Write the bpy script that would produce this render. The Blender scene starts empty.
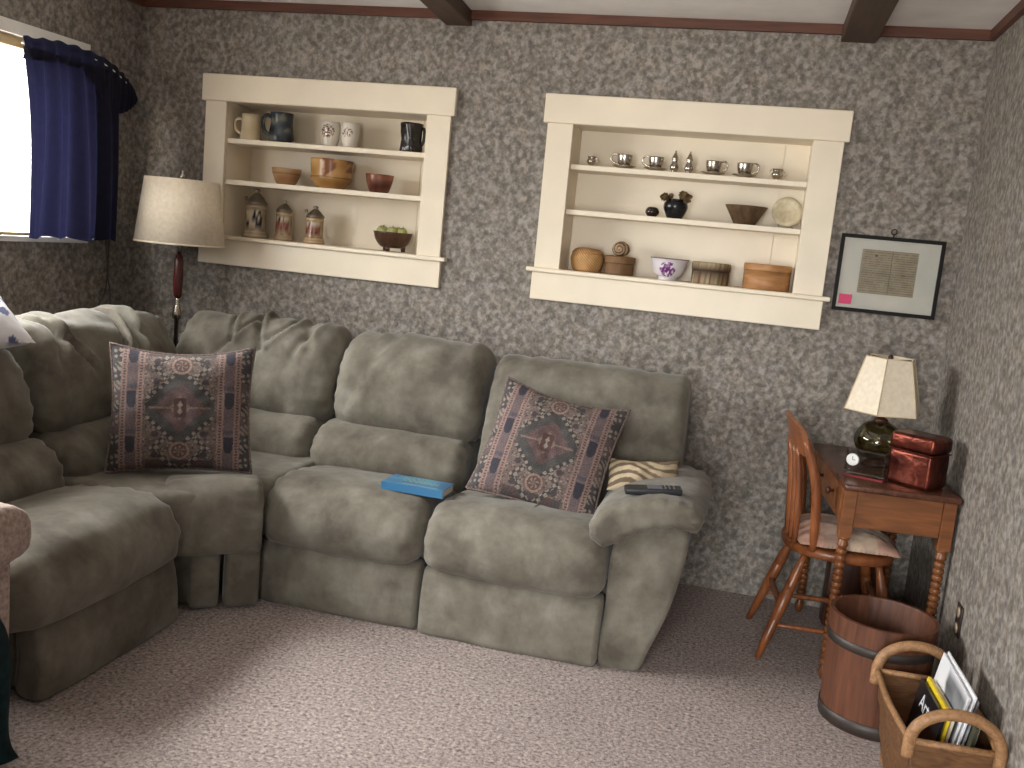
import bpy, bmesh, math, random
from mathutils import Vector, Matrix, Euler, noise

random.seed(7)
C = bpy.context.scene.collection
S = bpy.context.scene
PI = math.pi

# ---------------------------------------------------------------- camera
F_PX, CAM_D, CAM_Z = 950.0, 4.029, 1.404
YAW, PITCH, ROLL = 0.2369, 0.1520, 0.0953
cd = bpy.data.cameras.new('camera')
cd.sensor_fit = 'HORIZONTAL'; cd.sensor_width = 36.0; cd.lens = 36.0 * F_PX / 1024.0
cd.clip_start = 0.02
cam = bpy.data.objects.new('camera', cd); C.objects.link(cam)
fw = Vector((-math.sin(YAW) * math.cos(PITCH), math.cos(YAW) * math.cos(PITCH), -math.sin(PITCH)))
rt = Vector((math.cos(YAW), math.sin(YAW), 0)); up = rt.cross(fw)
rt2 = math.cos(ROLL) * rt + math.sin(ROLL) * up
up2 = -math.sin(ROLL) * rt + math.cos(ROLL) * up
M = Matrix((rt2, up2, -fw)).transposed().to_4x4(); M.translation = Vector((0, -CAM_D, CAM_Z))
cam.matrix_world = M
S.camera = cam

# ---------------------------------------------------------------- light
SKY = 34.0
W = bpy.data.worlds.new('sky'); S.world = W; W.use_nodes = True
wn = W.node_tree.nodes; wl = W.node_tree.links; wn.clear()
tc = wn.new('ShaderNodeTexCoord'); sx = wn.new('ShaderNodeSeparateXYZ')
rmp = wn.new('ShaderNodeValToRGB'); bg = wn.new('ShaderNodeBackground'); wo = wn.new('ShaderNodeOutputWorld')
ma = wn.new('ShaderNodeMath'); ma.operation = 'MULTIPLY_ADD'; ma.inputs[1].default_value = .5; ma.inputs[2].default_value = .5
wl.new(tc.outputs['Generated'], sx.inputs[0]); wl.new(sx.outputs['Z'], ma.inputs[0]); wl.new(ma.outputs[0], rmp.inputs[0])
rmp.color_ramp.elements[0].position = .44; rmp.color_ramp.elements[0].color = (.42, .40, .37, 1)
rmp.color_ramp.elements[1].position = .53; rmp.color_ramp.elements[1].color = (.55, .545, .535, 1)
e_ = rmp.color_ramp.elements.new(.88); e_.color = (1.7, 1.67, 1.62, 1)
wl.new(rmp.outputs[0], bg.inputs[0]); bg.inputs[1].default_value = SKY; wl.new(bg.outputs[0], wo.inputs[0])

XL, XR, YR, HC = -2.90, 0.754, -6.2, 2.335      # left wall, right wall, rear wall, ceiling
WIN = (-2.75, -0.42, 1.225, 2.0)                # window in the left wall: y0 y1 z0 z1
RWIN = (-1.45, 0.20, 0.20, 2.10)               # tall window in the rear wall: x0 x1 z0 z1

def portal(name, loc, rot, sx_, sy_):
    l = bpy.data.lights.new(name, 'AREA'); l.shape = 'RECTANGLE'; l.size = sx_; l.size_y = sy_
    l.cycles.is_portal = True
    o = bpy.data.objects.new(name, l); C.objects.link(o); o.location = loc; o.rotation_euler = rot
portal('window_portal', (XL - .09, (WIN[0] + WIN[1]) / 2, (WIN[2] + WIN[3]) / 2), (0, -PI / 2, 0), WIN[3] - WIN[2], WIN[1] - WIN[0])
portal('rear_window_portal', ((RWIN[0] + RWIN[1]) / 2, YR - .09, (RWIN[2] + RWIN[3]) / 2), (PI / 2, 0, 0), RWIN[1] - RWIN[0], RWIN[3] - RWIN[2])

S.view_settings.view_transform = 'Standard'; S.view_settings.look = 'None'
S.view_settings.gamma = 1; S.view_settings.use_curve_mapping = False
S.view_settings.exposure = 0.1

# ---------------------------------------------------------------- helpers
def lin(c):
    r = [(v / 255.0) for v in c[:3]]
    r = [v / 12.92 if v <= .04045 else ((v + .055) / 1.055) ** 2.4 for v in r]
    return (r[0], r[1], r[2], 1.0)

def base_mat(name, rough=.6, **kw):
    m = bpy.data.materials.new(name); m.use_nodes = True
    nt = m.node_tree; b = nt.nodes['Principled BSDF']
    b.inputs['Roughness'].default_value = rough
    for k, v in kw.items():
        b.inputs[k.replace('_', ' ').title() if k not in ('IOR',) else k].default_value = v
    return m, nt, b

def noise_node(nt, scale, detail=3, dist=0.0, vec=None, rough=.5):
    n = nt.nodes.new('ShaderNodeTexNoise'); n.inputs['Scale'].default_value = scale
    n.inputs['Detail'].default_value = detail; n.inputs['Distortion'].default_value = dist
    n.inputs['Roughness'].default_value = rough
    if vec is None:
        t = nt.nodes.get('TC') or nt.nodes.new('ShaderNodeTexCoord'); t.name = 'TC'
        vec = t.outputs['Object']
    nt.links.new(vec, n.inputs['Vector'])
    return n

def ramp(nt, fac, stops, interp='LINEAR'):
    r = nt.nodes.new('ShaderNodeValToRGB'); r.color_ramp.interpolation = interp
    el = r.color_ramp.elements
    while len(el) < len(stops): el.new(.5)
    for e, (p, c) in zip(el, stops): e.position = p; e.color = lin(c)
    nt.links.new(fac, r.inputs[0]); return r

def mapping(nt, scale=(1, 1, 1), rot=(0, 0, 0)):
    t = nt.nodes.get('TC') or nt.nodes.new('ShaderNodeTexCoord'); t.name = 'TC'
    mp = nt.nodes.new('ShaderNodeMapping'); mp.inputs['Scale'].default_value = scale; mp.inputs['Rotation'].default_value = rot
    nt.links.new(t.outputs['Object'], mp.inputs['Vector']); return mp.outputs[0]

def bump(nt, b, h, strength=.3, dist=.01):
    n = nt.nodes.new('ShaderNodeBump'); n.inputs['Strength'].default_value = strength; n.inputs['Distance'].default_value = dist
    nt.links.new(h, n.inputs['Height']); nt.links.new(n.outputs[0], b.inputs['Normal'])

def plain(name, c, rough=.6, var=.08, scale=12, **kw):
    m, nt, b = base_mat(name, rough, **kw)
    n = noise_node(nt, scale, 4)
    lo = tuple(max(0, v * (1 - var)) for v in c); hi = tuple(min(255, v * (1 + var)) for v in c)
    r = ramp(nt, n.outputs['Fac'], [(.3, lo), (.7, hi)])
    nt.links.new(r.outputs[0], b.inputs['Base Color']); return m

def wood(name, c1, c2, rough=.4, scale=(30, 30, 3), **kw):
    m, nt, b = base_mat(name, rough, **kw)
    n = noise_node(nt, 1.0, 5, 1.2, mapping(nt, scale))
    r = ramp(nt, n.outputs['Fac'], [(.3, c1), (.68, c2)])
    nt.links.new(r.outputs[0], b.inputs['Base Color']); bump(nt, b, n.outputs['Fac'], .08, .004); return m

def attr_mat(name, rough=.6, bscale=0, **kw):
    m, nt, b = base_mat(name, rough, **kw)
    a = nt.nodes.new('ShaderNodeAttribute'); a.attribute_name = 'Col'
    nt.links.new(a.outputs['Color'], b.inputs['Base Color'])
    if bscale:
        n = noise_node(nt, bscale, 2); bump(nt, b, n.outputs['Fac'], .4, .003)
    return m

def glass_mat(name, tint=(255, 255, 255), gloss=.12, rough=.02):
    m = bpy.data.materials.new(name); m.use_nodes = True; nt = m.node_tree; nt.nodes.clear()
    o = nt.nodes.new('ShaderNodeOutputMaterial'); mx = nt.nodes.new('ShaderNodeMixShader')
    t = nt.nodes.new('ShaderNodeBsdfTransparent'); g = nt.nodes.new('ShaderNodeBsdfGlossy')
    fr = nt.nodes.new('ShaderNodeLayerWeight'); fr.inputs[0].default_value = .25
    mm = nt.nodes.new('ShaderNodeMath'); mm.operation = 'MULTIPLY_ADD'; mm.inputs[1].default_value = .6; mm.inputs[2].default_value = gloss
    n = nt.nodes.new('ShaderNodeTexNoise'); n.inputs['Scale'].default_value = 3
    r = ramp(nt, n.outputs['Fac'], [(.3, tint), (.7, tuple(min(255, v * 1.03) for v in tint))])
    nt.links.new(r.outputs[0], t.inputs[0]); g.inputs['Roughness'].default_value = rough
    nt.links.new(fr.outputs['Fresnel'], mm.inputs[0]); nt.links.new(mm.outputs[0], mx.inputs[0])
    nt.links.new(t.outputs[0], mx.inputs[1]); nt.links.new(g.outputs[0], mx.inputs[2]); nt.links.new(mx.outputs[0], o.inputs[0])
    return m

def obj(name, bm, mat, parent=None, loc=None, smooth=True, auto=None):
    me = bpy.data.meshes.new(name)
    bmesh.ops.recalc_face_normals(bm, faces=bm.faces)
    if parent is not None and loc is None:
        bm.transform(Matrix.Translation(-Vector(parent.get('_o', (0, 0, 0)))))
    bm.to_mesh(me); bm.free()
    if smooth:
        for p in me.polygons: p.use_smooth = True
    me.materials.append(mat)
    o = bpy.data.objects.new(name, me); C.objects.link(o)
    if parent is not None: o.parent = parent
    if loc is not None: o.location = loc
    if auto is not None and smooth:
        try: me.set_sharp_from_angle(angle=math.radians(auto))
        except Exception: pass
    return o

def thing(name, label, cat, loc=(0, 0, 0), rotz=0, group=None, world=False):
    """Empty that parents its parts; world=True: parts are built in world coordinates."""
    o = bpy.data.objects.new(name, None); C.objects.link(o); o.empty_display_size = .05
    o.location = loc; o.rotation_euler = (0, 0, rotz); o['label'] = label; o['category'] = cat
    if group: o['group'] = group
    o['_o'] = tuple(loc) if world else (0.0, 0.0, 0.0)
    return o

def tag(o, label, cat, group=None):
    o['label'] = label; o['category'] = cat
    if group: o['group'] = group
    return o

def base_at(o, p):
    """move a single-mesh thing's origin to point p (world)"""
    p = Vector(p); o.data.transform(Matrix.Translation(-p)); o.location = p; return o

def struct(name, bm, mat, smooth=False):
    o = obj(name, bm, mat, smooth=smooth); o['kind'] = 'structure'; return o

def box(bm, x0, x1, y0, y1, z0, z1, bev=0.0, seg=2, mat=None):
    t = bmesh.new()
    r = bmesh.ops.create_cube(t, size=1)
    bmesh.ops.scale(t, vec=(x1 - x0, y1 - y0, z1 - z0), verts=t.verts)
    if bev > 0: bmesh.ops.bevel(t, geom=t.edges[:], offset=bev, segments=seg, profile=.5, affect='EDGES')
    bmesh.ops.translate(t, vec=((x0 + x1) / 2, (y0 + y1) / 2, (z0 + z1) / 2), verts=t.verts)
    if mat is not None: t.transform(mat)
    merge(bm, t); return bm

def merge(bm, t):
    me = bpy.data.meshes.new('tmp'); t.to_mesh(me); t.free(); bm.from_mesh(me); bpy.data.meshes.remove(me)

def B(*a, **k): return box(bmesh.new(), *a, **k)

def lathe(prof, seg=32, bm=None, center=(0, 0, 0), fn=None):
    """profile of (r,z); fn(theta,r,z)->(r,z) may deform"""
    bm = bm or bmesh.new(); rings = []
    for r, z in prof:
        if r < 1e-5:
            rings.append([bm.verts.new((center[0], center[1], center[2] + z))])
        else:
            ring = []
            for i in range(seg):
                a = 2 * PI * i / seg
                rr, zz = fn(a, r, z) if fn else (r, z)
                ring.append(bm.verts.new((center[0] + rr * math.cos(a), center[1] + rr * math.sin(a), center[2] + zz)))
            rings.append(ring)
    for a, b in zip(rings, rings[1:]):
        for i in range(seg):
            j = (i + 1) % seg
            if len(a) == 1 and len(b) == 1: continue
            if len(a) == 1: bm.faces.new((a[0], b[i], b[j]))
            elif len(b) == 1: bm.faces.new((a[i], a[j], b[0]))
            else: bm.faces.new((a[i], a[j], b[j], b[i]))
    return bm

def smooth_open(pts, n):
    out = []; m = len(pts)
    P = [Vector(p) for p in pts]; P = [2 * P[0] - P[1]] + P + [2 * P[-1] - P[-2]]
    for k in range(n):
        t = k / (n - 1) * (m - 1); i = min(int(t), m - 2); f = t - i
        a, b, c, d = P[i], P[i + 1], P[i + 2], P[i + 3]
        out.append(.5 * ((2 * b) + (c - a) * f + (2 * a - 5 * b + 4 * c - d) * f * f + (3 * b - a - 3 * c + d) * f ** 3))
    return out

def smooth_closed(pts, n):
    P = [Vector(p) for p in pts]; m = len(P); dense = []
    for i in range(m):
        a, b, c, d = P[i - 1], P[i], P[(i + 1) % m], P[(i + 2) % m]
        for k in range(12):
            f = k / 12
            dense.append(.5 * ((2 * b) + (c - a) * f + (2 * a - 5 * b + 4 * c - d) * f * f + (3 * b - a - 3 * c + d) * f ** 3))
    L = [0]
    for i in range(len(dense)): L.append(L[-1] + (dense[(i + 1) % len(dense)] - dense[i]).length)
    out = []; j = 0
    for k in range(n):
        t = L[-1] * k / n
        while L[j + 1] < t: j += 1
        f = (t - L[j]) / max(1e-9, L[j + 1] - L[j]); out.append(dense[j].lerp(dense[(j + 1) % len(dense)], f))
    return out

def tube(pts, rad, seg=10, bm=None, smooth=0, cap=True):
    """tube along pts; rad number or list"""
    bm = bm or bmesh.new()
    pts = [Vector(p) for p in pts]
    rr = list(rad) if isinstance(rad, (list, tuple)) else [rad] * len(pts)
    if smooth:
        q = smooth_open(pts, smooth)
        r2 = []
        for k in range(smooth):
            t = k / (smooth - 1) * (len(rr) - 1); i = min(int(t), len(rr) - 2); r2.append(rr[i] + (rr[i + 1] - rr[i]) * (t - i))
        pts, rr = q, r2
    n = len(pts); tan = []
    for i in range(n): tan.append((pts[min(i + 1, n - 1)] - pts[max(i - 1, 0)]).normalized())
    ref = Vector((0, 0, 1)) if abs(tan[0].z) < .9 else Vector((1, 0, 0))
    u = tan[0].cross(ref).normalized(); rings = []
    for i in range(n):
        u = (u - tan[i] * u.dot(tan[i])).normalized(); v = tan[i].cross(u)
        rings.append([bm.verts.new(pts[i] + rr[i] * (math.cos(2 * PI * k / seg) * u + math.sin(2 * PI * k / seg) * v)) for k in range(seg)])
    for a, b in zip(rings, rings[1:]):
        for k in range(seg): bm.faces.new((a[k], a[(k + 1) % seg], b[(k + 1) % seg], b[k]))
    if cap:
        bm.faces.new(list(reversed(rings[0]))); bm.faces.new(rings[-1])
    return bm

def cushion(prof, u0, u1, axis, r=.06, puff=.012, n=56, nu=34, wr=.006, seed=0, pucker=.006, tilt=None, wscale=7, sag=None, folds=()):
    """soft block: closed profile swept along an axis ('x': profile=(y,z); 'y': profile=(x,z)), rounded ends, wrinkles"""
    bm = bmesh.new(); P = smooth_closed([(a, b) for a, b in prof], n)
    area = sum(P[i].x * P[(i + 1) % n].y - P[(i + 1) % n].x * P[i].y for i in range(n))
    sgn = 1 if area > 0 else -1
    N = []
    for i in range(n):
        t = (P[(i + 1) % n] - P[i - 1]).normalized(); N.append(Vector((t.y, -t.x)) * sgn)
    cen = sum(P, Vector((0, 0))) / n
    L = u1 - u0; us = []
    k = 9
    for i in range(k): us.append(r * (1 - math.cos(PI / 2 * i / (k - 1))))
    m = nu - 2 * k
    us += [r + (L - 2 * r) * (i + 1) / (m + 1) for i in range(m)]
    us += [L - v for v in reversed(us[:k])]
    rings = []
    so = Vector((seed * 3.17, seed * 1.31, seed * 7.7))
    for u in us:
        e = min(u, L - u)
        d = 0 if e >= r else r - math.sqrt(max(0, r * r - (r - e) ** 2))
        w = (2 * u / L - 1)
        ring = []
        for i in range(n):
            q = P[i] - N[i] * d
            if (q - cen).dot(P[i] - cen) < 0: q = cen.copy()
            off = puff * (1 - w ** 2)
            # puckers near the end seams
            pk = pucker * math.sin(i * 2 * PI / n * 17 + seed) * math.exp(-((e - .02) / .05) ** 2)
            q = q + N[i] * (off + pk)
            a, b = q.x, q.y
            if tilt: da, db = tilt(w); a += da; b += db
            if sag: b += sag(w, a)
            co = Vector((u0 + u, a, b)) if axis == 'x' else Vector((a, u0 + u, b))
            s = noise.noise(co * wscale + so) * wr + noise.noise(Vector((co.x * 22, co.y * 6, co.z * 11)) + so) * wr * .35
            for (fu, sl, fw_, dp, zm) in folds:
                k_ = max(0, min(1, (b - zm) / .06)); q_ = (u - fu - sl * (b - zm)) / fw_
                s += dp * k_ * (-math.exp(-q_ * q_) + .6 * math.exp(-((q_ - 1.6) / 1.1) ** 2))
            nn = Vector((0, N[i].x, N[i].y)) if axis == 'x' else Vector((N[i].x, 0, N[i].y))
            ring.append(bm.verts.new(co + nn * s))
        rings.append(ring)
    for a, b in zip(rings, rings[1:]):
        for i in range(n): bm.faces.new((a[i], a[(i + 1) % n], b[(i + 1) % n], b[i]))
    for ring in (rings[0], rings[-1]):
        f = bm.faces.new(ring); bmesh.ops.triangulate(bm, faces=[f])
    return bm

def prism(poly, z0, z1, bev=0, seg=3, axis='z'):
    """extruded polygon; axis z: poly=(x,y); axis y: poly=(x,z) from y=z0..z1; axis x: poly=(y,z)"""
    bm = bmesh.new()
    def P(p, h): return (p[0], p[1], h) if axis == 'z' else ((p[0], h, p[1]) if axis == 'y' else (h, p[0], p[1]))
    a = [bm.verts.new(P(p, z0)) for p in poly]; b = [bm.verts.new(P(p, z1)) for p in poly]
    n = len(poly)
    for i in range(n): bm.faces.new((a[i], a[(i + 1) % n], b[(i + 1) % n], b[i]))
    bm.faces.new(list(reversed(a))); bm.faces.new(b)
    bmesh.ops.recalc_face_normals(bm, faces=bm.faces)
    if bev: bmesh.ops.bevel(bm, geom=bm.edges[:], offset=bev, segments=seg, profile=.5, affect='EDGES')
    return bm

def colorize(o, fn):
    me = o.data; a = me.color_attributes.new('Col', 'FLOAT_COLOR', 'POINT')
    for i, v in enumerate(me.vertices): a.data[i].color = lin(fn(v.co))
    return o

def mix(a, b, t): return tuple(x + (y - x) * t for x, y in zip(a, b))
def nz(x, y, z=0.0): return noise.noise(Vector((x, y, z)))

# ---------------------------------------------------------------- materials
def make_wallpaper():
    m, nt, b = base_mat('mottled grey wallpaper', .75)
    v = mapping(nt, (1, 1.0, 1), (.6, .7, .5))
    a = noise_node(nt, 44, 4, .2, v, .6)
    vo = nt.nodes.new('ShaderNodeTexVoronoi'); vo.inputs['Scale'].default_value = 54
    mp = mapping(nt, (1, .8, .75), (.3, .7, .2)); nt.links.new(mp, vo.inputs['Vector'])
    sp_ = nt.nodes.new('ShaderNodeSeparateColor'); nt.links.new(vo.outputs['Color'], sp_.inputs[0])
    mm = nt.nodes.new('ShaderNodeMath'); mm.operation = 'MULTIPLY_ADD'; mm.inputs[1].default_value = .16
    nt.links.new(sp_.outputs[0], mm.inputs[0]); nt.links.new(a.outputs['Fac'], mm.inputs[2])
    r1 = ramp(nt, mm.outputs[0], [(.40, (110, 104, 97)), (.52, (133, 126, 118)), (.62, (153, 146, 138)), (.76, (180, 173, 164))])
    c = noise_node(nt, 13, 3, .3)
    r2 = ramp(nt, c.outputs['Fac'], [(.40, (124, 115, 106)), (.60, (120, 122, 129))])
    mx = nt.nodes.new('ShaderNodeMix'); mx.data_type = 'RGBA'; mx.blend_type = 'OVERLAY'; mx.inputs[0].default_value = .4
    nt.links.new(r1.outputs[0], mx.inputs[6]); nt.links.new(r2.outputs[0], mx.inputs[7])
    nt.links.new(mx.outputs[2], b.inputs['Base Color']); bump(nt, b, a.outputs['Fac'], .08, .002); return m
def make_carpet():
    m, nt, b = base_mat('mauve grey carpet', .95)
    a = noise_node(nt, 85, 5, .3, None, .75)
    r1 = ramp(nt, a.outputs['Fac'], [(.36, (112, 97, 95)), (.47, (172, 158, 154)), (.64, (214, 203, 198))])
    c = noise_node(nt, 3.2, 4)
    r2 = ramp(nt, c.outputs['Fac'], [(.35, (118, 118, 118)), (.65, (138, 138, 138))])
    mx = nt.nodes.new('ShaderNodeMix'); mx.data_type = 'RGBA'; mx.blend_type = 'OVERLAY'; mx.inputs[0].default_value = .5
    nt.links.new(r1.outputs[0], mx.inputs[6]); nt.links.new(r2.outputs[0], mx.inputs[7])
    nt.links.new(mx.outputs[2], b.inputs['Base Color']); bump(nt, b, a.outputs['Fac'], .7, .012); return m
def make_suede():
    m, nt, b = base_mat('sage grey microsuede', .88)
    a = noise_node(nt, 5.0, 6, .1, None, .62)
    r1 = ramp(nt, a.outputs['Fac'], [(.36, (103, 95, 84)), (.45, (121, 114, 101)), (.54, (133, 127, 114)), (.66, (151, 146, 134))])
    d = noise_node(nt, 15, 4, .2, mapping(nt, (1, 1, .6)))
    r2 = ramp(nt, d.outputs['Fac'], [(.38, (116, 116, 114)), (.50, (127, 127, 127)), (.62, (140, 140, 141))])
    mx = nt.nodes.new('ShaderNodeMix'); mx.data_type = 'RGBA'; mx.blend_type = 'OVERLAY'; mx.inputs[0].default_value = .7
    nt.links.new(r1.outputs[0], mx.inputs[6]); nt.links.new(r2.outputs[0], mx.inputs[7])
    nt.links.new(mx.outputs[2], b.inputs['Base Color'])
    b.inputs['Sheen Weight'].default_value = .2; b.inputs['Sheen Roughness'].default_value = .4
    c = noise_node(nt, 26, 3); bump(nt, b, c.outputs['Fac'], .25, .01); return m
WALLP = make_wallpaper(); CARPET = make_carpet(); SUEDE = make_suede()
CREAM = plain('cream paint', (233, 221, 200), .42, .02, 5)
CEIL = plain('white ceiling panel', (240, 236, 233), .8, .03, 6)
TRIMW = wood('reddish brown trim wood', (72, 40, 28), (104, 60, 42), .5, (3, 40, 40))
BEAMW = wood('dark brown beam wood', (58, 40, 27), (78, 55, 38), .55, (40, 3, 40))
PINE = wood('honey brown desk wood', (94, 54, 28), (134, 82, 44), .36, (4, 30, 30))
DESKTOP = wood('dark brown desk top wood', (66, 38, 27), (96, 58, 42), .25, (30, 4, 30))
CHAIRW = wood('orange brown chair wood', (100, 56, 32), (142, 84, 48), .32, (30, 30, 5))
DARKW = wood('dark walnut wood', (52, 28, 20), (82, 46, 32), .35)
BUCKW = wood('old red brown bucket wood', (72, 42, 28), (104, 62, 42), .55, (40, 40, 4))
BANDM = plain('dark iron band', (48, 40, 36), .5, .2, 20)
WICKER = wood('brown bark wicker', (112, 78, 50), (158, 114, 78), .6, (14, 50, 60))
WICK2 = wood('tan wicker rim', (122, 88, 58), (162, 122, 84), .55, (60, 60, 60))
SILVER, _n, _b = base_mat('silver', .22); _b.inputs['Metallic'].default_value = 1; _nn = noise_node(_n, 8, 2)
_n.links.new(ramp(_n, _nn.outputs['Fac'], [(.3, (176, 168, 156)), (.7, (205, 198, 188))]).outputs[0], _b.inputs['Base Color'])
COPPER, _n, _b = base_mat('dark copper', .32); _b.inputs['Metallic'].default_value = .85; _nn = noise_node(_n, 14, 3, .5)
_n.links.new(ramp(_n, _nn.outputs['Fac'], [(.3, (62, 26, 20)), (.7, (128, 64, 50))]).outputs[0], _b.inputs['Base Color'])
_n2 = noise_node(_n, 36, 2); bump(_n, _b, _n2.outputs['Fac'], .5, .006)
NAVY = plain('navy blue curtain cloth', (29, 29, 48), .85, .12, 30)
_t = NAVY.node_tree; _tr = _t.nodes.new('ShaderNodeBsdfTranslucent'); _tr.inputs[0].default_value = lin((70, 72, 130)); _mx = _t.nodes.new('ShaderNodeMixShader'); _mx.inputs[0].default_value = .045
_o = [n for n in _t.nodes if n.type == 'OUTPUT_MATERIAL'][0]; _pb = _t.nodes['Principled BSDF']
_t.links.new(_pb.outputs[0], _mx.inputs[1]); _t.links.new(_tr.outputs[0], _mx.inputs[2]); _t.links.new(_mx.outputs[0], _o.inputs[0])
SHADEM, _n, _b = base_mat('cream lampshade cloth', .8); _nn = noise_node(_n, 60, 2)
_n.links.new(ramp(_n, _nn.outputs['Fac'], [(.3, (222, 208, 186)), (.7, (234, 222, 202))]).outputs[0], _b.inputs['Base Color'])
ATTR = attr_mat('glazed patterned ceramic', .25); ATTRC = attr_mat('woven patterned cloth', .9, 180); ATTRM = attr_mat('matt patterned surface', .7)
BLACKF = plain('black frame lacquer', (20, 17, 16), .55, .1)
BLACKF.node_tree.nodes['Principled BSDF'].inputs['Specular IOR Level'].default_value = .2
BLACKP = plain('black plastic', (38, 38, 42), .4, .1)
WHITEP = plain('white paint', (232, 230, 224), .5, .02)
PAPER = plain('white paper', (222, 222, 226), .6, .04)
TANW = wood('pale tan window wood', (196, 168, 122), (220, 194, 150), .5, (20, 4, 20))
GLASS = glass_mat('window glass', (250, 252, 252), .03)

# ---------------------------------------------------------------- room shell
def slab_with_holes(us, vs, holes, make):
    for i in range(len(us) - 1):
        for j in range(len(vs) - 1):
            cu = (us[i] + us[i + 1]) / 2; cv = (vs[j] + vs[j + 1]) / 2
            if any(h[0] < cu < h[1] and h[2] < cv < h[3] for h in holes): continue
            make(us[i], us[i + 1], vs[j], vs[j + 1])

N1 = dict(x=(-2.554, -1.331), o=(-2.430, -1.459)); N2 = dict(x=(-.939, .290), o=(-.811, .155))
OZ = (1.275, 1.895)
bm = bmesh.new()
H1 = (N1['o'][0] - .016, N1['o'][1] + .016); H2 = (N2['o'][0] - .016, N2['o'][1] + .016)
slab_with_holes([XL, *H1, *H2, XR], [0, OZ[0], OZ[1] + .016, HC],
                [(*H1, OZ[0], OZ[1] + .016), (*H2, OZ[0], OZ[1] + .016)], lambda a, b, c, d: box(bm, a, b, 0, .03, c, d))
struct('wall_back', bm, WALLP)
bm = bmesh.new()
slab_with_holes([YR, WIN[0], WIN[1], .03], [0, WIN[2], WIN[3], HC], [WIN], lambda a, b, c, d: box(bm, XL - .12, XL, a, b, c, d))
struct('wall_left', bm, WALLP)
struct('wall_right', B(XR, XR + .1, YR, .03, 0, HC), WALLP)
bm = bmesh.new()
slab_with_holes([XL, RWIN[0], RWIN[1], XR], [0, RWIN[2], RWIN[3], HC], [RWIN], lambda a, b, c, d: box(bm, a, b, YR - .12, YR, c, d))
struct('wall_rear', bm, WALLP)
struct('added_light_block_wall', B(XL, -1.00, -3.56, -3.45, 0, HC), WALLP)      # unseen stub wall, added to keep rear window light off the left corner
struct('floor', B(XL, XR, YR, 0, -.1, 0), CARPET)
bm = bmesh.new(); box(bm, XL, XR, YR, 0, HC, HC + .06)
struct('ceiling', bm, CEIL)
struct('trim_1', B(XL, XR, -.022, 0, 2.298, HC), TRIMW)
struct('trim_2', B(XR - .022, XR, YR, -.022, 2.298, HC), TRIMW)
struct('trim_3', B(XL, XL + .022, YR, -.022, 2.298, HC), TRIMW)

def window(name, a0, a1, z0, z1, side):
    """frame, mullions, glass in a wall hole"""
    def bx(bm, u0, u1, d0, d1, c0, c1):
        if side == 'left': box(bm, XL - d1, XL - d0, u0, u1, c0, c1)
        else: box(bm, u0, u1, YR - d1, YR - d0, c0, c1)
    sash = bmesh.new()
    bx(sash, a0, a1, .03, .11, z0, z0 + .012); bx(sash, a0, a1, .02, .12, z1 - .04, z1)
    bx(sash, a0, a0 + .04, .03, .11, z0 + .012, z1 - .04); bx(sash, a1 - .04, a1, .03, .11, z0 + .012, z1 - .04)
    bm = bmesh.new()      # casing round the hole, on the room side
    for u0, u1, c0, c1 in ((a0 - .05, a1 + .05, z1, z1 + .05), (a0 - .05, a0, z0, z1), (a1, a1 + .05, z0, z1)):
        bx(bm, u0, u1, -.018, 0, c0, c1)
    bx(bm, a0 - .06, a1 + .06, -.022, .03, z0 - .022, z0)
    f = obj(name, bm, WHITEP, smooth=False); f['kind'] = 'structure'
    obj('sash', sash, TANW, f, smooth=False)
    bm = bmesh.new(); bx(bm, a0 + .02, a1 - .02, .065, .069, z0 + .03, z1 - .03)
    obj('pane', bm, GLASS, f, smooth=False)
window('window_1', *WIN, 'left'); window('window_2', *RWIN, 'rear')

# ceiling beams
def beam(x0, x1, xe0, xe1, zb, label):
    bm = bmesh.new()
    vs = [(x0, -.001), (x1, -.001), (xe1, YR + .01), (xe0, YR + .01)]
    bm2 = prism(vs, zb, HC, .004, 1)
    o = obj('ceiling_beam', bm2, BEAMW, smooth=False); base_at(o, ((x0 + x1) / 2, 0, zb)); tag(o, label, 'beam', 'ceiling beams'); return o
beam(-1.413, -1.296, -1.013, -0.896, 2.272, 'dark brown ceiling beam above the gap between the two white wall niches')
beam(.205, .335, .205, .335, 2.272, 'dark brown ceiling beam near the right wall, above the right niche edge')

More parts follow.
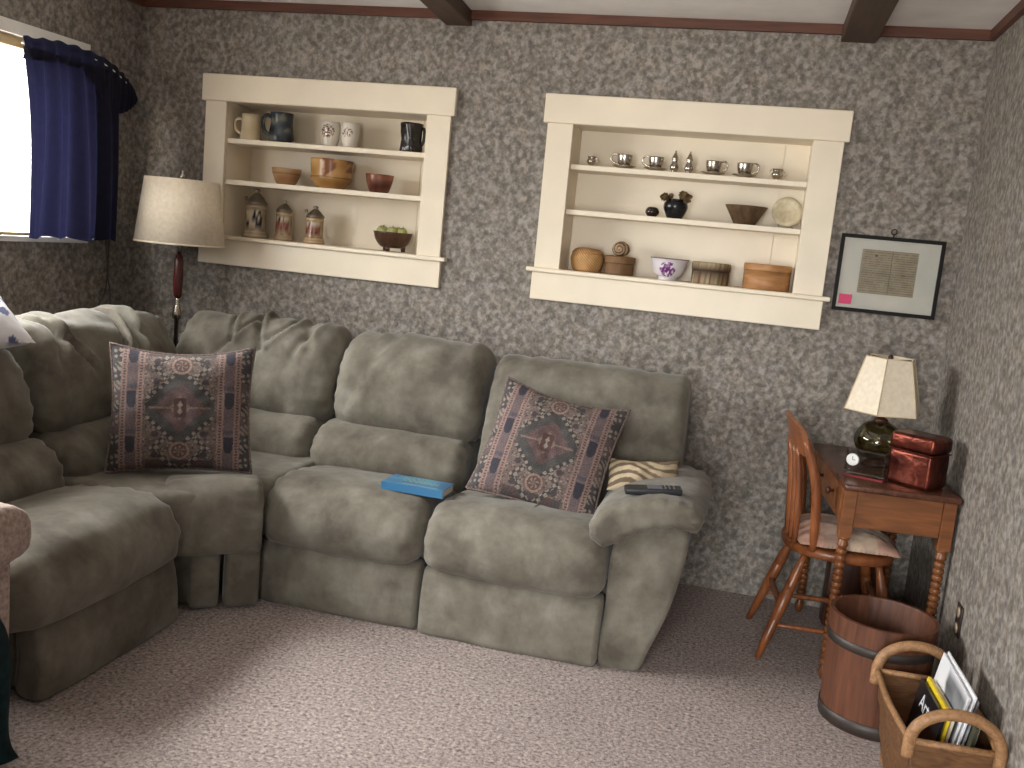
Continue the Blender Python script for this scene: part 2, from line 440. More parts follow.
# ---------------------------------------------------------------- recessed shelf niches
SH1, SH2, SILL = 1.7345, 1.547, 1.290
def niche(d, depth, label):
    t = thing('wall_niche', label, 'shelf', ((d['x'][0] + d['x'][1]) / 2, 0, 1.154), world=True, group='recessed wall shelves')
    x0, x1 = d['x']; a, b = d['o']; e = .0015
    obj('header_board', B(x0, x1, -.028, -e, 1.895, 2.014, .003, 1), CREAM, t, smooth=False)
    obj('side_board', B(x0 + .018, a, -.020, -e, 1.290, 1.895, .002, 1), CREAM, t, smooth=False)
    obj('side_board', B(b, x1 - .018, -.020, -e, 1.290, 1.895, .002, 1), CREAM, t, smooth=False)
    obj('sill_board', B(x0 - .012, x1 + .012, -.040, -e, 1.272, 1.290, .003, 1), CREAM, t, smooth=False)
    obj('apron_board', B(x0 + .012, x1 - .012, -.022, -e, 1.154, 1.272, .003, 1), CREAM, t, smooth=False)
    bm = bmesh.new()
    box(bm, a - .015, a, .002, depth, OZ[0], OZ[1]); box(bm, b, b + .015, .002, depth, OZ[0], OZ[1])
    box(bm, a - .015, b + .015, .002, depth, OZ[1], OZ[1] + .015); box(bm, a, b, -.002, depth, OZ[0], SILL)
    s = b - .10
    box(bm, a - .015, s - .0010, depth, depth + .012, OZ[0] - .0, OZ[1] + .015); box(bm, s + .0010, b + .015, depth, depth + .012, OZ[0], OZ[1] + .015)
    box(bm, a - .03, b + .03, depth + .0125, depth + .03, OZ[0] - .02, OZ[1] + .03)
    obj('niche_lining', bm, CREAM, t, smooth=False)
    for z in (SH1, SH2): obj('shelf', B(a + .001, b - .001, .003, depth, z - .022, z, .002, 1), CREAM, t, smooth=False)
niche(N1, .225, 'left white wall niche holding beer steins and mugs, partly behind the lampshade')
niche(N2, .185, 'right white wall niche holding silver cups and lidded baskets')

# ---------------------------------------------------------------- sectional sofa
sofa = thing('sectional_sofa', 'large sage grey suede corner sofa with recliner seats under the two wall niches', 'sofa', (-1.5, -.7, 0), world=True)
def part(name, bm, mat, t, **k): return obj(name, bm, mat, t, **k)
SEAT = [(-.42, .30), (-.42, .40), (-.58, .425), (-.74, .452), (-.87, .458), (-.96, .425), (-1.012, .35), (-1.008, .275), (-.965, .232), (-.82, .245), (-.6, .29)]
FOOT = [(-.90, .02), (-.980, .002), (-.992, .05), (-.990, .14), (-.970, .222), (-.945, .240), (-.905, .232), (-.90, .14)]
HEAD = [(-.40, .56), (-.455, .60), (-.475, .68), (-.45, .79), (-.395, .885), (-.31, .945), (-.22, .945), (-.16, .89), (-.15, .75), (-.15, .60), (-.25, .555)]
LUMB = [(-.40, .36), (-.54, .375), (-.585, .44), (-.565, .52), (-.50, .575), (-.40, .585), (-.22, .575), (-.20, .47), (-.22, .37)]
def fx(p): return [(-2.75 - a, b) for a, b in p]
def dy(p, d, h=0): return [(a + d, b + h) for a, b in p]
# right leg, seats along the back wall
part('seat_cushion', cushion(SEAT, -1.635, -1.006, 'x', .07, .016, seed=1), SUEDE, sofa)
part('seat_cushion', cushion(dy(SEAT, -.012, .004), -.998, -.352, 'x', .06, .012, seed=2, wr=.008), SUEDE, sofa)
part('footrest_panel', cushion(FOOT, -1.628, -1.004, 'x', .02, .006, seed=3, pucker=.001), SUEDE, sofa)
part('footrest_panel', cushion(dy(FOOT, -.014), -.992, -.352, 'x', .02, .006, seed=4, pucker=.001), SUEDE, sofa)
part('head_cushion', cushion(HEAD, -1.628, -.990, 'x', .085, .012, seed=5, wr=.008, folds=[(.04, .5, .02, .012, .60), (.16, -.3, .02, .008, .86), (.5, .3, .02, .008, .88)]), SUEDE, sofa)
part('lumbar_cushion', cushion(LUMB, -1.66, -1.006, 'x', .06, .012, seed=6, wr=.007), SUEDE, sofa)
BACK2 = [(-.42, .36), (-.545, .40), (-.535, .52), (-.475, .70), (-.41, .84), (-.355, .915), (-.28, .935), (-.20, .90), (-.16, .75), (-.16, .5), (-.25, .38)]
part('back_cushion', cushion(BACK2, -.965, -.182, 'x', .05, .006, seed=7, wr=.008, folds=[(.10, .3, .014, .010, .84), (.22, -.2, .012, .009, .86), (.60, .3, .014, .009, .87), (.70, -.8, .02, .010, .60)]), SUEDE, sofa)
# left leg along the window wall
part('seat_cushion', cushion(fx(SEAT), -2.03, -1.285, 'y', .07, .016, seed=8), SUEDE, sofa)
part('footrest_panel', cushion(fx(FOOT), -1.93, -1.275, 'y', .02, .006, seed=9, pucker=.001), SUEDE, sofa)
part('head_cushion', cushion([(a, b - .03) for a, b in fx(HEAD)], -2.06, -1.325, 'y', .085, .012, seed=10, wr=.012), SUEDE, sofa)
part('lumbar_cushion', cushion(fx(LUMB), -2.06, -1.32, 'y', .06, .012, seed=11), SUEDE, sofa)
# corner unit
HC1 = dy(HEAD, .0, .0)
part('head_cushion', cushion(fx(HC1), -1.30, -.47, 'y', .08, .016, nu=110, seed=12, wr=.016, wscale=9, folds=[(.10, .4, .018, .024, .80), (.27, -.7, .014, .030, .76), (.40, .7, .013, .028, .78), (.50, .4, .015, .034, .72), (.64, -.4, .02, .022, .80), (.74, .4, .016, .014, .84)]), SUEDE, sofa)
part('lumbar_cushion', cushion(fx(LUMB), -1.30, -.55, 'y', .06, .014, seed=13, wr=.009), SUEDE, sofa)
part('head_cushion', cushion(HC1, -2.395, -1.636, 'x', .08, .016, nu=110, seed=14, wr=.016, wscale=9, folds=[(.22, .8, .013, .030, .80), (.30, -.5, .012, .024, .84), (.36, .9, .013, .030, .78), (.45, -.6, .012, .026, .82), (.56, .4, .02, .016, .80), (.66, -.6, .02, .014, .84)]), SUEDE, sofa)
part('lumbar_cushion', cushion(LUMB, -2.31, -1.655, 'x', .06, .014, seed=15, wr=.009), SUEDE, sofa)
wedge = prism([(-1.605, -.97), (-1.605, -.40), (-2.42, -.40), (-2.42, -1.325), (-1.83, -1.325), (-1.76, -1.24), (-1.66, -1.09)], .26, .448, .035, 4)
bmesh.ops.triangulate(wedge, faces=[f for f in wedge.faces if len(f.verts) > 4])
part('wedge_seat', wedge, SUEDE, sofa, auto=40)
# draped front flap of the wedge, and the two narrow panels under it
FLAP = [(-.16, .41), (-.14, .452), (-.06, .468), (.0, .455), (.038, .41), (.05, .33), (.046, .25), (.03, .222), (-.02, .23), (-.03, .32), (-.06, .39)]
ang = math.atan2(.20, .29)
fl = cushion([(-a, b) for a, b in FLAP], -.170, .160, 'x', .03, .006, seed=16, pucker=.005)
fl.transform(Matrix.Translation((-1.713, -1.148, 0)) @ Matrix.Rotation(ang, 4, 'Z'))
part('seat_flap', fl, SUEDE, sofa)
for c0, c1 in ((-.112, -.008), (.008, .130)):
    p = B(c0, c1, -.02, .06, .008, .29, .018, 3); p.transform(Matrix.Translation((-1.695, -1.118, 0)) @ Matrix.Rotation(ang, 4, 'Z'))
    part('front_panel', p, SUEDE, sofa)
# right arm
ARMB = [(-.346, .003), (-.346, .20), (-.344, .41), (-.30, .475), (-.20, .520), (-.112, .518), (-.098, .46), (-.108, .36), (-.14, .21), (-.195, .05), (-.215, .003)]
part('arm_body', prism([tuple(v) for v in smooth_closed(ARMB, 60)], -.972, -.20, .018, 3, axis='y'), SUEDE, sofa, auto=45)
PAD = [(-.428, .470), (-.390, .424), (-.335, .434), (-.26, .490), (-.16, .520), (-.095, .516), (-.060, .535), (-.064, .577), (-.12, .602), (-.215, .610), (-.315, .586), (-.398, .535)]
part('arm_pad', cushion(PAD, -1.008, -.36, 'y', .034, .004, seed=17, wr=.005, pucker=.004), SUEDE, sofa)
# carcass behind and below the cushions
bm = bmesh.new()
box(bm, -1.62, -.35, -.89, -.14, .02, .30, .01, 1); box(bm, -2.61, -1.86, -1.91, -1.33, .02, .30, .01, 1)
box(bm, -2.61, -1.75, -1.18, -.14, .02, .26, .01, 1)
part('base', bm, SUEDE, sofa, smooth=False)
bm = bmesh.new()
box(bm, -1.64, -.195, -.20, -.10, .05, .86, .03, 2); box(bm, -2.66, -2.56, -2.04, -.45, .05, .86, .03, 2); box(bm, -2.36, -1.64, -.20, -.10, .05, .86, .03, 2)
part('back_frame', bm, SUEDE, sofa)
seam = tube([(-.63, -.60, .432), (-.645, -.80, .474), (-.652, -.93, .455), (-.668, -1.02, .37), (-.672, -1.022, .29)], .0035, 6, smooth=24)
part('seam', seam, SUEDE, sofa)

# ---------------------------------------------------------------- tapestry pillows
def rug(u, v):
    a, d = abs(u), abs(v)
    n = nz(u * 9, v * 9); n2 = nz(u * 30 + 5, v * 30)
    c = mix((118, 98, 92), (160, 136, 124), .5 + n)
    if n2 > .35: c = (62, 52, 56)
    if n2 < -.38: c = (196, 178, 158)
    dia = a * 1.05 + d
    if .0 <= d < .24 and a < .55 and False: pass
    # central octagon
    if dia < .66 and a < .47:
        c = mix((58, 62, 62), (84, 82, 78), .5 + n)
        if dia > .56: c = (196, 182, 162) if math.sin(40 * (u - v)) * math.sin(40 * (u + v)) > .1 else (46, 44, 48)
        if dia < .38 + .05 * n: c = mix((92, 62, 64), (126, 92, 88), .5 + n)
        if a * 1.3 + d < .19: c = (170, 144, 122)
        if a < .085 and d < .15: c = (88, 48, 44)
        if a * 1.8 + abs(d - .05) < .06: c = (206, 192, 172)
        if d < .018 and .12 < a < .42: c = (164, 140, 122)
    elif abs(abs(a - .0) + abs(d - .62) - .36) < .055 and a < .47:
        c = (196, 182, 162) if math.sin(36 * (u - v)) * math.sin(36 * (u + v)) > .05 else (50, 48, 52)
    elif a < .46 and d > .80:
        c = mix((96, 62, 62), (70, 70, 70), .5 + n * 1.4)
    # ring medallions
    r = math.hypot(u, d - .66)
    if r < .15:
        c = (98, 66, 62)
        if .105 < r < .14: c = (202, 164, 142)
        elif r < .08 and math.sin(6 * math.atan2(u, d - .66) + r * 40) > .2: c = (178, 150, 130)
    for px, py in ((.33, .72), (.33, .40)):
        if math.hypot(a - px, (d - py)) < .05 + .02 * n2: c = (58, 50, 54)
    # side bands
    if .50 < a < .82:
        c = mix((158, 126, 122), (188, 158, 148), .5 + n * 1.2)
        if .585 < a < .735:
            s = (v * 1.45 + 3.0) % 1.0
            c = mix((150, 122, 120), (122, 104, 108), s + n * .5)
            if s < .36 and a > .60 - 0 and abs(a - .66) < .075 * (1 if s > .12 else .5 + s * 4): c = (34, 36, 58)
            elif .42 < s < .52: c = (92, 84, 104)
        for e in (.515, .575, .745, .805):
            if abs(a - e) < .014: c = (202, 160, 146)
        for e in (.545, .775):
            if abs(a - e) < .017: c = (70, 54, 62) if (v * 22) % 1 < .45 else (190, 154, 142)
    if a > .82:
        q = math.sin(u * 48 + 2 * math.sin(v * 19)) * math.sin(v * 42 + 2 * math.sin(u * 21))
        c = (194, 182, 164) if q > .28 else mix((48, 46, 52), (74, 72, 70), .5 + n)
        if abs(d - .25) < .16 and q < .28: c = mix((128, 98, 94), (98, 84, 84), .5 + n)
    if max(a, d) > .975: c = mix(c, (60, 50, 50), .6)
    g_ = nz(u * 60, v * 60, 7)
    c = mix(c, (84, 76, 76), .42); k_ = .80 + .30 * g_
    return tuple(max(0, min(255, x * k_)) for x in c)

def pillow_mesh(w, h, t, res, seed, sagk=.0):
    bm = bmesh.new(); uvs = {}
    def P(u, v, s):
        e = max(0.0, (1 - abs(u) ** 2.6) * (1 - abs(v) ** 2.6))
        z = t * e ** .55 * s
        x = u * w / 2 * (1 - .075 * (1 - v * v) * abs(u)); y = v * h / 2 * (1 - .075 * (1 - u * u) * abs(v))
        z += .010 * nz(u * 2.3 + seed, v * 2.3) * e + .004 * nz(u * 6, v * 6 + seed) * e
        y -= sagk * (1 - u * u) * max(0, v)
        return Vector((x, z, y))
    g = [[bm.verts.new(P(-1 + 2 * i / res, -1 + 2 * j / res, -1)) for i in range(res + 1)] for j in range(res + 1)]
    for j in range(res):
        for i in range(res): bm.faces.new((g[j][i], g[j][i + 1], g[j + 1][i + 1], g[j + 1][i]))
    rb = 24; bk = {}
    def gb(i, j):
        k = (i, j)
        if k not in bk:
            if i in (0, rb) or j in (0, rb): bk[k] = g[round(j * res / rb)][round(i * res / rb)]
            else: bk[k] = bm.verts.new(P(-1 + 2 * i / rb, -1 + 2 * j / rb, 1))
        return bk[k]
    for j in range(rb):
        for i in range(rb): bm.faces.new((gb(i, j), gb(i, j + 1), gb(i + 1, j + 1), gb(i + 1, j)))
    return bm
def place(o, loc, rot): o.location = loc; o.rotation_euler = rot; return o

def tapestry(name, label, w, h, loc, mat3, seed):
    bm = pillow_mesh(w, h, .075, 192, seed, .02)
    o = obj(name, bm, ATTRC); colorize(o, lambda co: rug(max(-1, min(1, co.x / (w / 2))), max(-1, min(1, co.z / (h / 2)))))
    o.matrix_world = Matrix.Translation(loc) @ mat3; tag(o, label, 'pillow', 'tapestry pillows on the sofa')
    # corded edge as a child
    pts = []
    for k in range(96):
        a = k / 96 * 4; s = int(a); f = (a - s) * 2 - 1
        u, v = ((f, -1), (1, f), (-f, 1), (-1, -f))[s]
        x = u * w / 2 * (1 - .075 * (1 - v * v) * abs(u)); y = v * h / 2 * (1 - .075 * (1 - u * u) * abs(v)) - .02 * (1 - u * u) * max(0, v)
        pts.append((x, 0, y))
    pts.append(pts[0])
    e = obj('corded_edge', tube(pts, .006, 6, cap=False), PIPING, o, loc=(0, 0, 0)); return o
PIPING = plain('brown woven cord', (96, 82, 78), .9, .3, 160)
def rotm(z, x, y=0): return Matrix.Rotation(z, 4, 'Z') @ Matrix.Rotation(x, 4, 'X') @ Matrix.Rotation(y, 4, 'Y')
R_ = math.radians
tapestry('tapestry_pillow', 'dark patterned tapestry pillow standing upright on the corner seat of the sofa', .50, .46, (-1.940, -1.03, .682), rotm(R_(28), R_(-14), R_(-1.5)), 1)
tapestry('tapestry_pillow', 'patterned tapestry pillow leaning askew against the rightmost sofa back near the arm', .48, .46, (-.650, -.67, .652), rotm(R_(3), R_(-30), R_(9)), 2)

# small zebra-like woven pillow behind the remote
def fuzzy(co):
    s = math.sin(co.z * 170 + 8 * nz(co.x * 8, co.z * 4) + co.x * 22)
    c = (196, 180, 152) if s > -.1 else (92, 76, 60)
    return mix(c, (150, 134, 110), .25 + .3 * max(0, min(1, (co.x + .05) * 5)))
sp = obj('small_pillow', pillow_mesh(.27, .15, .040, 60, 5, .02), ATTRC); colorize(sp, fuzzy)
sp.matrix_world = Matrix.Translation((-.298, -.640, .602)) @ rotm(R_(10), R_(-50), R_(-4))
tag(sp, 'small cream and brown striped pillow lying on the right sofa arm behind the remote', 'pillow')

# remote control on the arm
rc = thing('remote_control', 'dark grey remote control lying across the right sofa arm', 'remote control', (-.236, -.905, .608), R_(-10))
rc.rotation_euler = (R_(6), R_(-4), R_(13))
bmr = B(-.095, .095, -.024, .024, 0, .022, .006, 3)
obj('casing', bmr, BLACKP, rc)
RUB = plain('grey rubber key', (96, 98, 106), .5, .1)
obj('screen', B(-.02, .03, -.016, .016, .0215, .0235, .0008, 1), RUB, rc, smooth=False)
for i in range(6):
    obj('button', lathe([(0, .0215), (.004, .0215), (.004, .0245), (0, .0248)], 10, center=(.042 + (i % 3) * .014, -.009 + (i // 3) * .018, 0)), RUB, rc)

# blue book on the seat
bk = thing('book', 'blue paperback book lying on the middle sofa seat', 'book', (-1.092, -.815, .462), R_(9))
bk.rotation_euler = (R_(-3), R_(1), R_(2))
def bookcover(co):
    n = nz(co.x * 14, co.y * 20)
    c = mix((46, 98, 140), (82, 140, 176), .5 + n)
    u, v = (co.x + .115) / .23, (co.y + .075) / .15
    if .42 < v < .72 and .22 < u < .82 and math.sin(u * 62) * math.sin(v * 30 + u * 9) > .1: c = (136, 176, 150)
    if .74 < v < .86 and .15 < u < .6 and math.sin(u * 90) > .2: c = (118, 168, 140)
    if .12 < v < .17 and .3 < u < .9: c = (156, 186, 206)
    return c
cv = bmesh.new()
for z0, z1 in ((.0, .0018), (.0262, .028)):
    bmesh.ops.create_grid(cv, x_segments=60, y_segments=40, size=.5, matrix=Matrix.Translation((0, 0, z1)) @ Matrix.Diagonal((.232, .152, 1, 1)))
    box(cv, -.116, .116, -.076, .076, z0, z1 - .0001)
box(cv, -.116, .116, -.0775, -.0757, 0, .028)
c_ = obj('cover', cv, attr_mat('printed blue book cover', .3), bk, smooth=False); colorize(c_, bookcover)
obj('pages', B(-.114, .113, -.0756, .073, .0019, .0261), plain('cream book pages', (224, 216, 196), .8, .06, 200), bk, smooth=False)

# white and blue pillow on top of the left back
def toile(co):
    return (84, 92, 128) if nz(co.x * 22, co.z * 22, 3) > .22 else (214, 214, 220)
tp = obj('pillow', pillow_mesh(.46, .36, .085, 80, 9), ATTRC); colorize(tp, toile)
tp.matrix_world = Matrix.Translation((-2.50, -1.53, .985)) @ rotm(R_(62), R_(-68), R_(0))
tag(tp, 'white pillow with faint blue print lying on top of the left sofa back', 'pillow')

# ---------------------------------------------------------------- armchair at the left edge
PINKC = plain('pinkish grey nubby upholstery', (150, 132, 124), .95, .16, 90)
TEAL = plain('dark teal woven throw', (26, 52, 56), .95, .2, 40)
ac = thing('armchair', 'pinkish grey upholstered armchair cut off by the left edge of the photo', 'armchair', (-1.85, -2.6, 0), world=True)
A_ = [(-2.30, -.28)]
ARMP = [(-2.335, .54), (-2.33, .62), (-2.28, .668), (-2.21, .672), (-2.155, .64), (-2.145, .585), (-2.165, .545), (-2.25, .53)]
part('arm', cushion(ARMP, -2.38, -1.600, 'x', .03, .004, seed=31, wr=.004, pucker=.001), PINKC, ac)
part('arm', cushion([(-5.24 - a, b) for a, b in ARMP], -2.38, -1.600, 'x', .03, .004, seed=32, wr=.004, pucker=.001), PINKC, ac)
part('arm_panel', B(-2.36, -1.635, -2.315, -2.178, .05, .56, .02, 2), PINKC, ac)
part('arm_panel', B(-2.36, -1.635, -3.062, -2.925, .05, .56, .02, 2), PINKC, ac)
part('seat', cushion([(-2.30, .30), (-1.66, .29), (-1.62, .36), (-1.66, .43), (-1.9, .45), (-2.3, .43)], -2.92, -2.32, 'y', .05, .01, seed=33), PINKC, ac)
part('backrest', cushion([(-2.28, .3), (-2.22, .5), (-2.30, .85), (-2.38, .96), (-2.47, .93), (-2.46, .6), (-2.42, .3)], -2.94, -2.30, 'y', .06, .01, seed=34), PINKC, ac)
part('base', B(-2.36, -1.66, -2.92, -2.32, .04, .30, .01, 1), PINKC, ac)
def drape(name, label):
    bm = bmesh.new(); nu, nv = 50, 40; g = []
    # path over the seat front: from seat top out and down to the floor
    path = smooth_open([(-2.0, 0, .475), (-1.75, 0, .49), (-1.66, 0, .46), (-1.640, 0, .36), (-1.635, 0, .22), (-1.63, 0, .10), (-1.62, 0, .035)], nv + 1)
    for j in range(nv + 1):
        row = []
        for i in range(nu + 1):
            y = -2.88 + .62 * i / nu; q = path[j]; f = min(1, j / nv * 1.6)
            w = (.022 * math.sin(y * 38 + .8 * math.sin(j * .1)) + .02 * nz(y * 6, j * .07)) * f
            row.append(bm.verts.new((q.x + abs(w) + w * .3, y + .015 * math.sin(j * .25 + i * .3) * f + (.06 * f if i > nu * .8 else 0) * (i / nu - .8) * 5, q.z + .008 * nz(y * 7, j * .2))))
        g.append(row)
    for j in range(nv):
        for i in range(nu): bm.faces.new((g[j][i], g[j][i + 1], g[j + 1][i + 1], g[j + 1][i]))
    bmesh.ops.solidify(bm, geom=bm.faces[:], thickness=.012)
    o = obj(name, bm, TEAL); base_at(o, (-1.6, -2.53, .03)); tag(o, label, 'throw'); return o
drape('throw_blanket', 'dark teal throw hanging over the front of the armchair at left')

# ---------------------------------------------------------------- curtain, rod, cords
def curtain():
    t = thing('curtain', 'short navy blue curtain gathered on a curved rod at the far end of the window', 'curtain', (XL + .08, -.55, 2.0), world=True)
    bm = bmesh.new(); nu, nv = 110, 40; g = []
    for j in range(nv + 1):
        row = []; f = j / nv
        z = 1.95 - f * (1.95 - 1.225)
        y1 = -.285 + .012 * f; y0 = -.845 + .03 * math.sin(f * 3) * (1 - f)
        for i in range(nu + 1):
            s = i / nu; y = y0 + (y1 - y0) * s
            d = .012 * math.sin(s * 46) + (.022 * math.sin(s * 21 + 1.2) + .012 * math.sin(s * 9 + f * 2)) * (.35 + f * .65)
            row.append(bm.verts.new((XL + .085 + d + .02 * math.sin(f * 2), y, z + .006 * math.sin(s * 30) * (f > .95))))
        g.append(row)
    for j in range(nv):
        for i in range(nu): bm.faces.new((g[j][i], g[j][i + 1], g[j + 1][i + 1], g[j + 1][i]))
    bmesh.ops.solidify(bm, geom=bm.faces[:], thickness=.004)
    obj('panel', bm, NAVY, t)
    # gathered heading that follows the rod back to the wall
    rod = smooth_open([(XL + .085, -.84, 1.966), (XL + .09, -.62, 1.988), (XL + .09, -.38, 1.978), (XL + .078, -.21, 1.928), (XL + .048, -.110, 1.886), (XL + .016, -.060, 1.862)], 90)
    bm = bmesh.new(); g = []
    for k, q in enumerate(rod):
        s = k / 89; row = []
        fl = .006 * math.sin(k * 1.15)
        hk_ = [(0, .085), (.28, .085), (.45, .225), (.60, .155), (.80, .065), (1, .03)]; q0, q1 = next((p, r) for p, r in zip(hk_, hk_[1:]) if s <= r[0])
        hgt = q0[1] + (q1[1] - q0[1]) * (s - q0[0]) / (q1[0] - q0[0])
        for m_ in range(9):
            f = m_ / 8
            row.append(bm.verts.new((q.x + fl * (.5 + f) + .012 * math.sin(f * PI), q.y, q.z + .022 - f * hgt + .004 * math.sin(k * .9) * (m_ == 0))))
        g.append(row)
    for j in range(89):
        for i in range(8): bm.faces.new((g[j][i], g[j + 1][i], g[j + 1][i + 1], g[j][i + 1]))
    bmesh.ops.solidify(bm, geom=bm.faces[:], thickness=.006)
    obj('heading', bm, NAVY, t)
    obj('rod', tube([tuple(q + Vector((0, 0, -.004))) for q in rod[::6]], .004, 8), WHITEP, t)
    return t
curtain()
CORD = plain('brown grey cord', (84, 76, 70), .8, .1)
o = obj('pull_cord', tube([(XL + .02, -.235, 1.80), (XL + .012, -.215, 1.5), (XL + .012, -.222, 1.25), (XL + .012, -.21, 1.05), (XL + .012, -.235, .96), (XL + .015, -.28, .90), (XL + .02, -.24, .80)], .003, 6, smooth=40), CORD)
base_at(o, (XL + .02, -.235, 1.8)); tag(o, 'thin cord beside the curtain that bends out above the sofa back', 'cord')
o = obj('pull_cord', tube([(XL + .02, -.20, 1.78), (XL + .012, -.195, 1.4), (XL + .012, -.205, 1.1), (XL + .012, -.185, .95), (XL + .015, -.18, .78)], .003, 6, smooth=40), CORD)
base_at(o, (XL + .02, -.20, 1.78)); tag(o, 'thin straight cord hanging nearest the corner beside the curtain', 'cord')

# ---------------------------------------------------------------- floor lamp in the corner
fl = thing('floor_lamp', 'tall floor lamp with cream drum shade in the corner behind the sofa', 'lamp', (-2.490, -.25, 0))
obj('base', lathe([(0, 0), (.125, 0), (.13, .01), (.12, .022), (.03, .03), (.014, .05), (0, .05)], 40), SILVER, fl)
obj('pole', lathe([(0, .045), (.010, .045), (.010, .90), (.020, .905), (.022, .925), (.012, .96), (.009, .985), (.009, 1.0), (0, 1.0)], 20), SILVER, fl)
obj('wood_stem', lathe([(0, .998), (.013, .998), (.018, 1.01), (.021, 1.08), (.019, 1.165), (.015, 1.19), (0, 1.19)], 24), wood('dark red wood', (58, 20, 20), (88, 34, 30), .25), fl)
obj('neck', lathe([(0, 1.189), (.009, 1.189), (.008, 1.27), (.018, 1.28), (.018, 1.33), (.004, 1.34), (.004, 1.522), (.012, 1.524), (.010, 1.537), (.004, 1.547), (.007, 1.557), (0, 1.564)], 16), SILVER, fl)
sh = obj('lampshade', lathe([(.192, 1.238), (.194, 1.238), (.158, 1.520), (.156, 1.520)], 56), SHADEM, fl)
m_ = sh.modifiers.new('s', 'SOLIDIFY'); m_.thickness = .002
obj('shade_ring', lathe([(.1945, 1.238), (.1955, 1.238), (.1945, 1.245), (.1935, 1.245), (.1945, 1.238)], 56), SHADEM, sh, loc=(0, 0, 0))
bm = bmesh.new()
for k in range(3): tube([(.004 * math.cos(k * 2.094), .004 * math.sin(k * 2.094), 1.520), (.157 * math.cos(k * 2.094), .157 * math.sin(k * 2.094), 1.517)], .002, 6, bm)
obj('spider', bm, SILVER, fl)

# ---------------------------------------------------------------- things on the niche shelves
def cup_profile(pts, th=.004, floor=.006):
    """outside profile -> closed vessel with inner wall"""
    out = [(0, pts[0][1])] + pts
    inn = [(max(r - th, .001), max(z, floor)) for r, z in reversed(pts) if z > floor]
    r0 = inn[-1][0] if inn else .01
    return out + inn + [(0, floor)]
def sp(pts, n): return [(max(0, v.x), v.y) for v in smooth_open([Vector(p) for p in pts], n)]
def single(name, bm, mat, loc, label, cat, rz=0, group=None, col=None, auto=None):
    o = obj(name, bm, mat, auto=auto); o.location = loc; o.rotation_euler = (0, 0, rz)
    if col: colorize(o, col)
    return tag(o, label, cat, group)
def handle(r0, z0, z1, out, rad, side=-1, flat=1):
    return tube([(side * (r0 - .006), 0, z1), (side * (r0 + out * .6), 0, z1 + .004), (side * (r0 + out), 0, z1 - (z1 - z0) * .3), (side * (r0 + out * .72), 0, z0 + (z1 - z0) * .25), (side * (r0 - .006), 0, z0)], rad, 8, smooth=22)
YS = .085
# -- left niche, top shelf
def mugA(co):
    return mix((190, 172, 140), (206, 190, 160), .5 + nz(co.x * 20, co.y * 20, co.z * 12))
m = single('mug', lathe(cup_profile(sp([(.046, 0), (.049, .006), (.046, .03), (.043, .07), (.042, .116)], 18)), 36), ATTR, (-2.340, .05, SH1), 'cream mug with its handle to the left, leftmost on the left niche top shelf', 'mug', R_(8), col=mugA)
h = obj('handle', handle(.043, .022, .09, .034, .0065), ATTR, m); colorize(h, mugA)
def mugB(co):
    n = nz(co.x * 26, co.y * 26, co.z * 26)
    return (110, 112, 96) if n > .3 else mix((38, 44, 52), (82, 88, 94), .5 + n)
m = single('mug', lathe(cup_profile(sp([(.048, 0), (.058, .012), (.056, .05), (.051, .09), (.053, .138)], 18), .006), 36), ATTR, (-2.208, .095, SH1), 'mottled blue grey stoneware mug beside the cream mug in the left niche', 'mug', R_(14), col=mugB)
h = obj('handle', handle(.055, .03, .118, .032, .009), ATTR, m); colorize(h, mugB)
def vas(seed):
    def f(co):
        a = math.atan2(co.y, co.x) + PI / 2
        q = math.hypot(a * .036, (co.z - .068) * 1.0)
        n = nz(a * 7 + seed, co.z * 120)
        if q < (.030 if seed < 2 else .022) and n > (-.05 if seed < 2 else .08): return (92, 58, 46) if n < .3 else (150, 120, 92)
        return (222, 214, 202)
    return f
V_ = lambda: lathe(cup_profile(sp([(.030, 0), (.034, .008), (.041, .045), (.043, .075), (.040, .112)], 30)), 90)
single('tumbler', V_(), ATTR, (-1.955, YS, SH1), 'white tumbler with a large dark flower sprig, left one of the white pair', 'tumbler', 0, 'white floral tumblers in the left niche', col=vas(1))
single('tumbler', V_(), ATTR, (-1.857, YS, SH1), 'white tumbler with a small brown sprig, right one of the white pair', 'tumbler', 0, 'white floral tumblers in the left niche', col=vas(4))
def trunk(a, r, z): return r + .003 * math.sin(a * 5 + z * 30) + .0025 * nz(a * 3, z * 30), z
def blk(co): return mix((26, 20, 20), (60, 52, 52), max(0, nz(co.x * 30, co.y * 30, co.z * 25) * 1.6))
m = single('mug', lathe(cup_profile([(.047, .0), (.050, .004), (.047, .03), (.044, .06), (.047, .09), (.050, .12), (.051, .130)], .005), 48, fn=trunk), ATTR, (-1.562, YS, SH1), 'glossy black bark shaped mug at the right end of the left niche top shelf', 'mug', R_(0), col=blk)
h = obj('handle', handle(.047, .03, .105, .013, .007, 1), ATTR, m); colorize(h, blk)
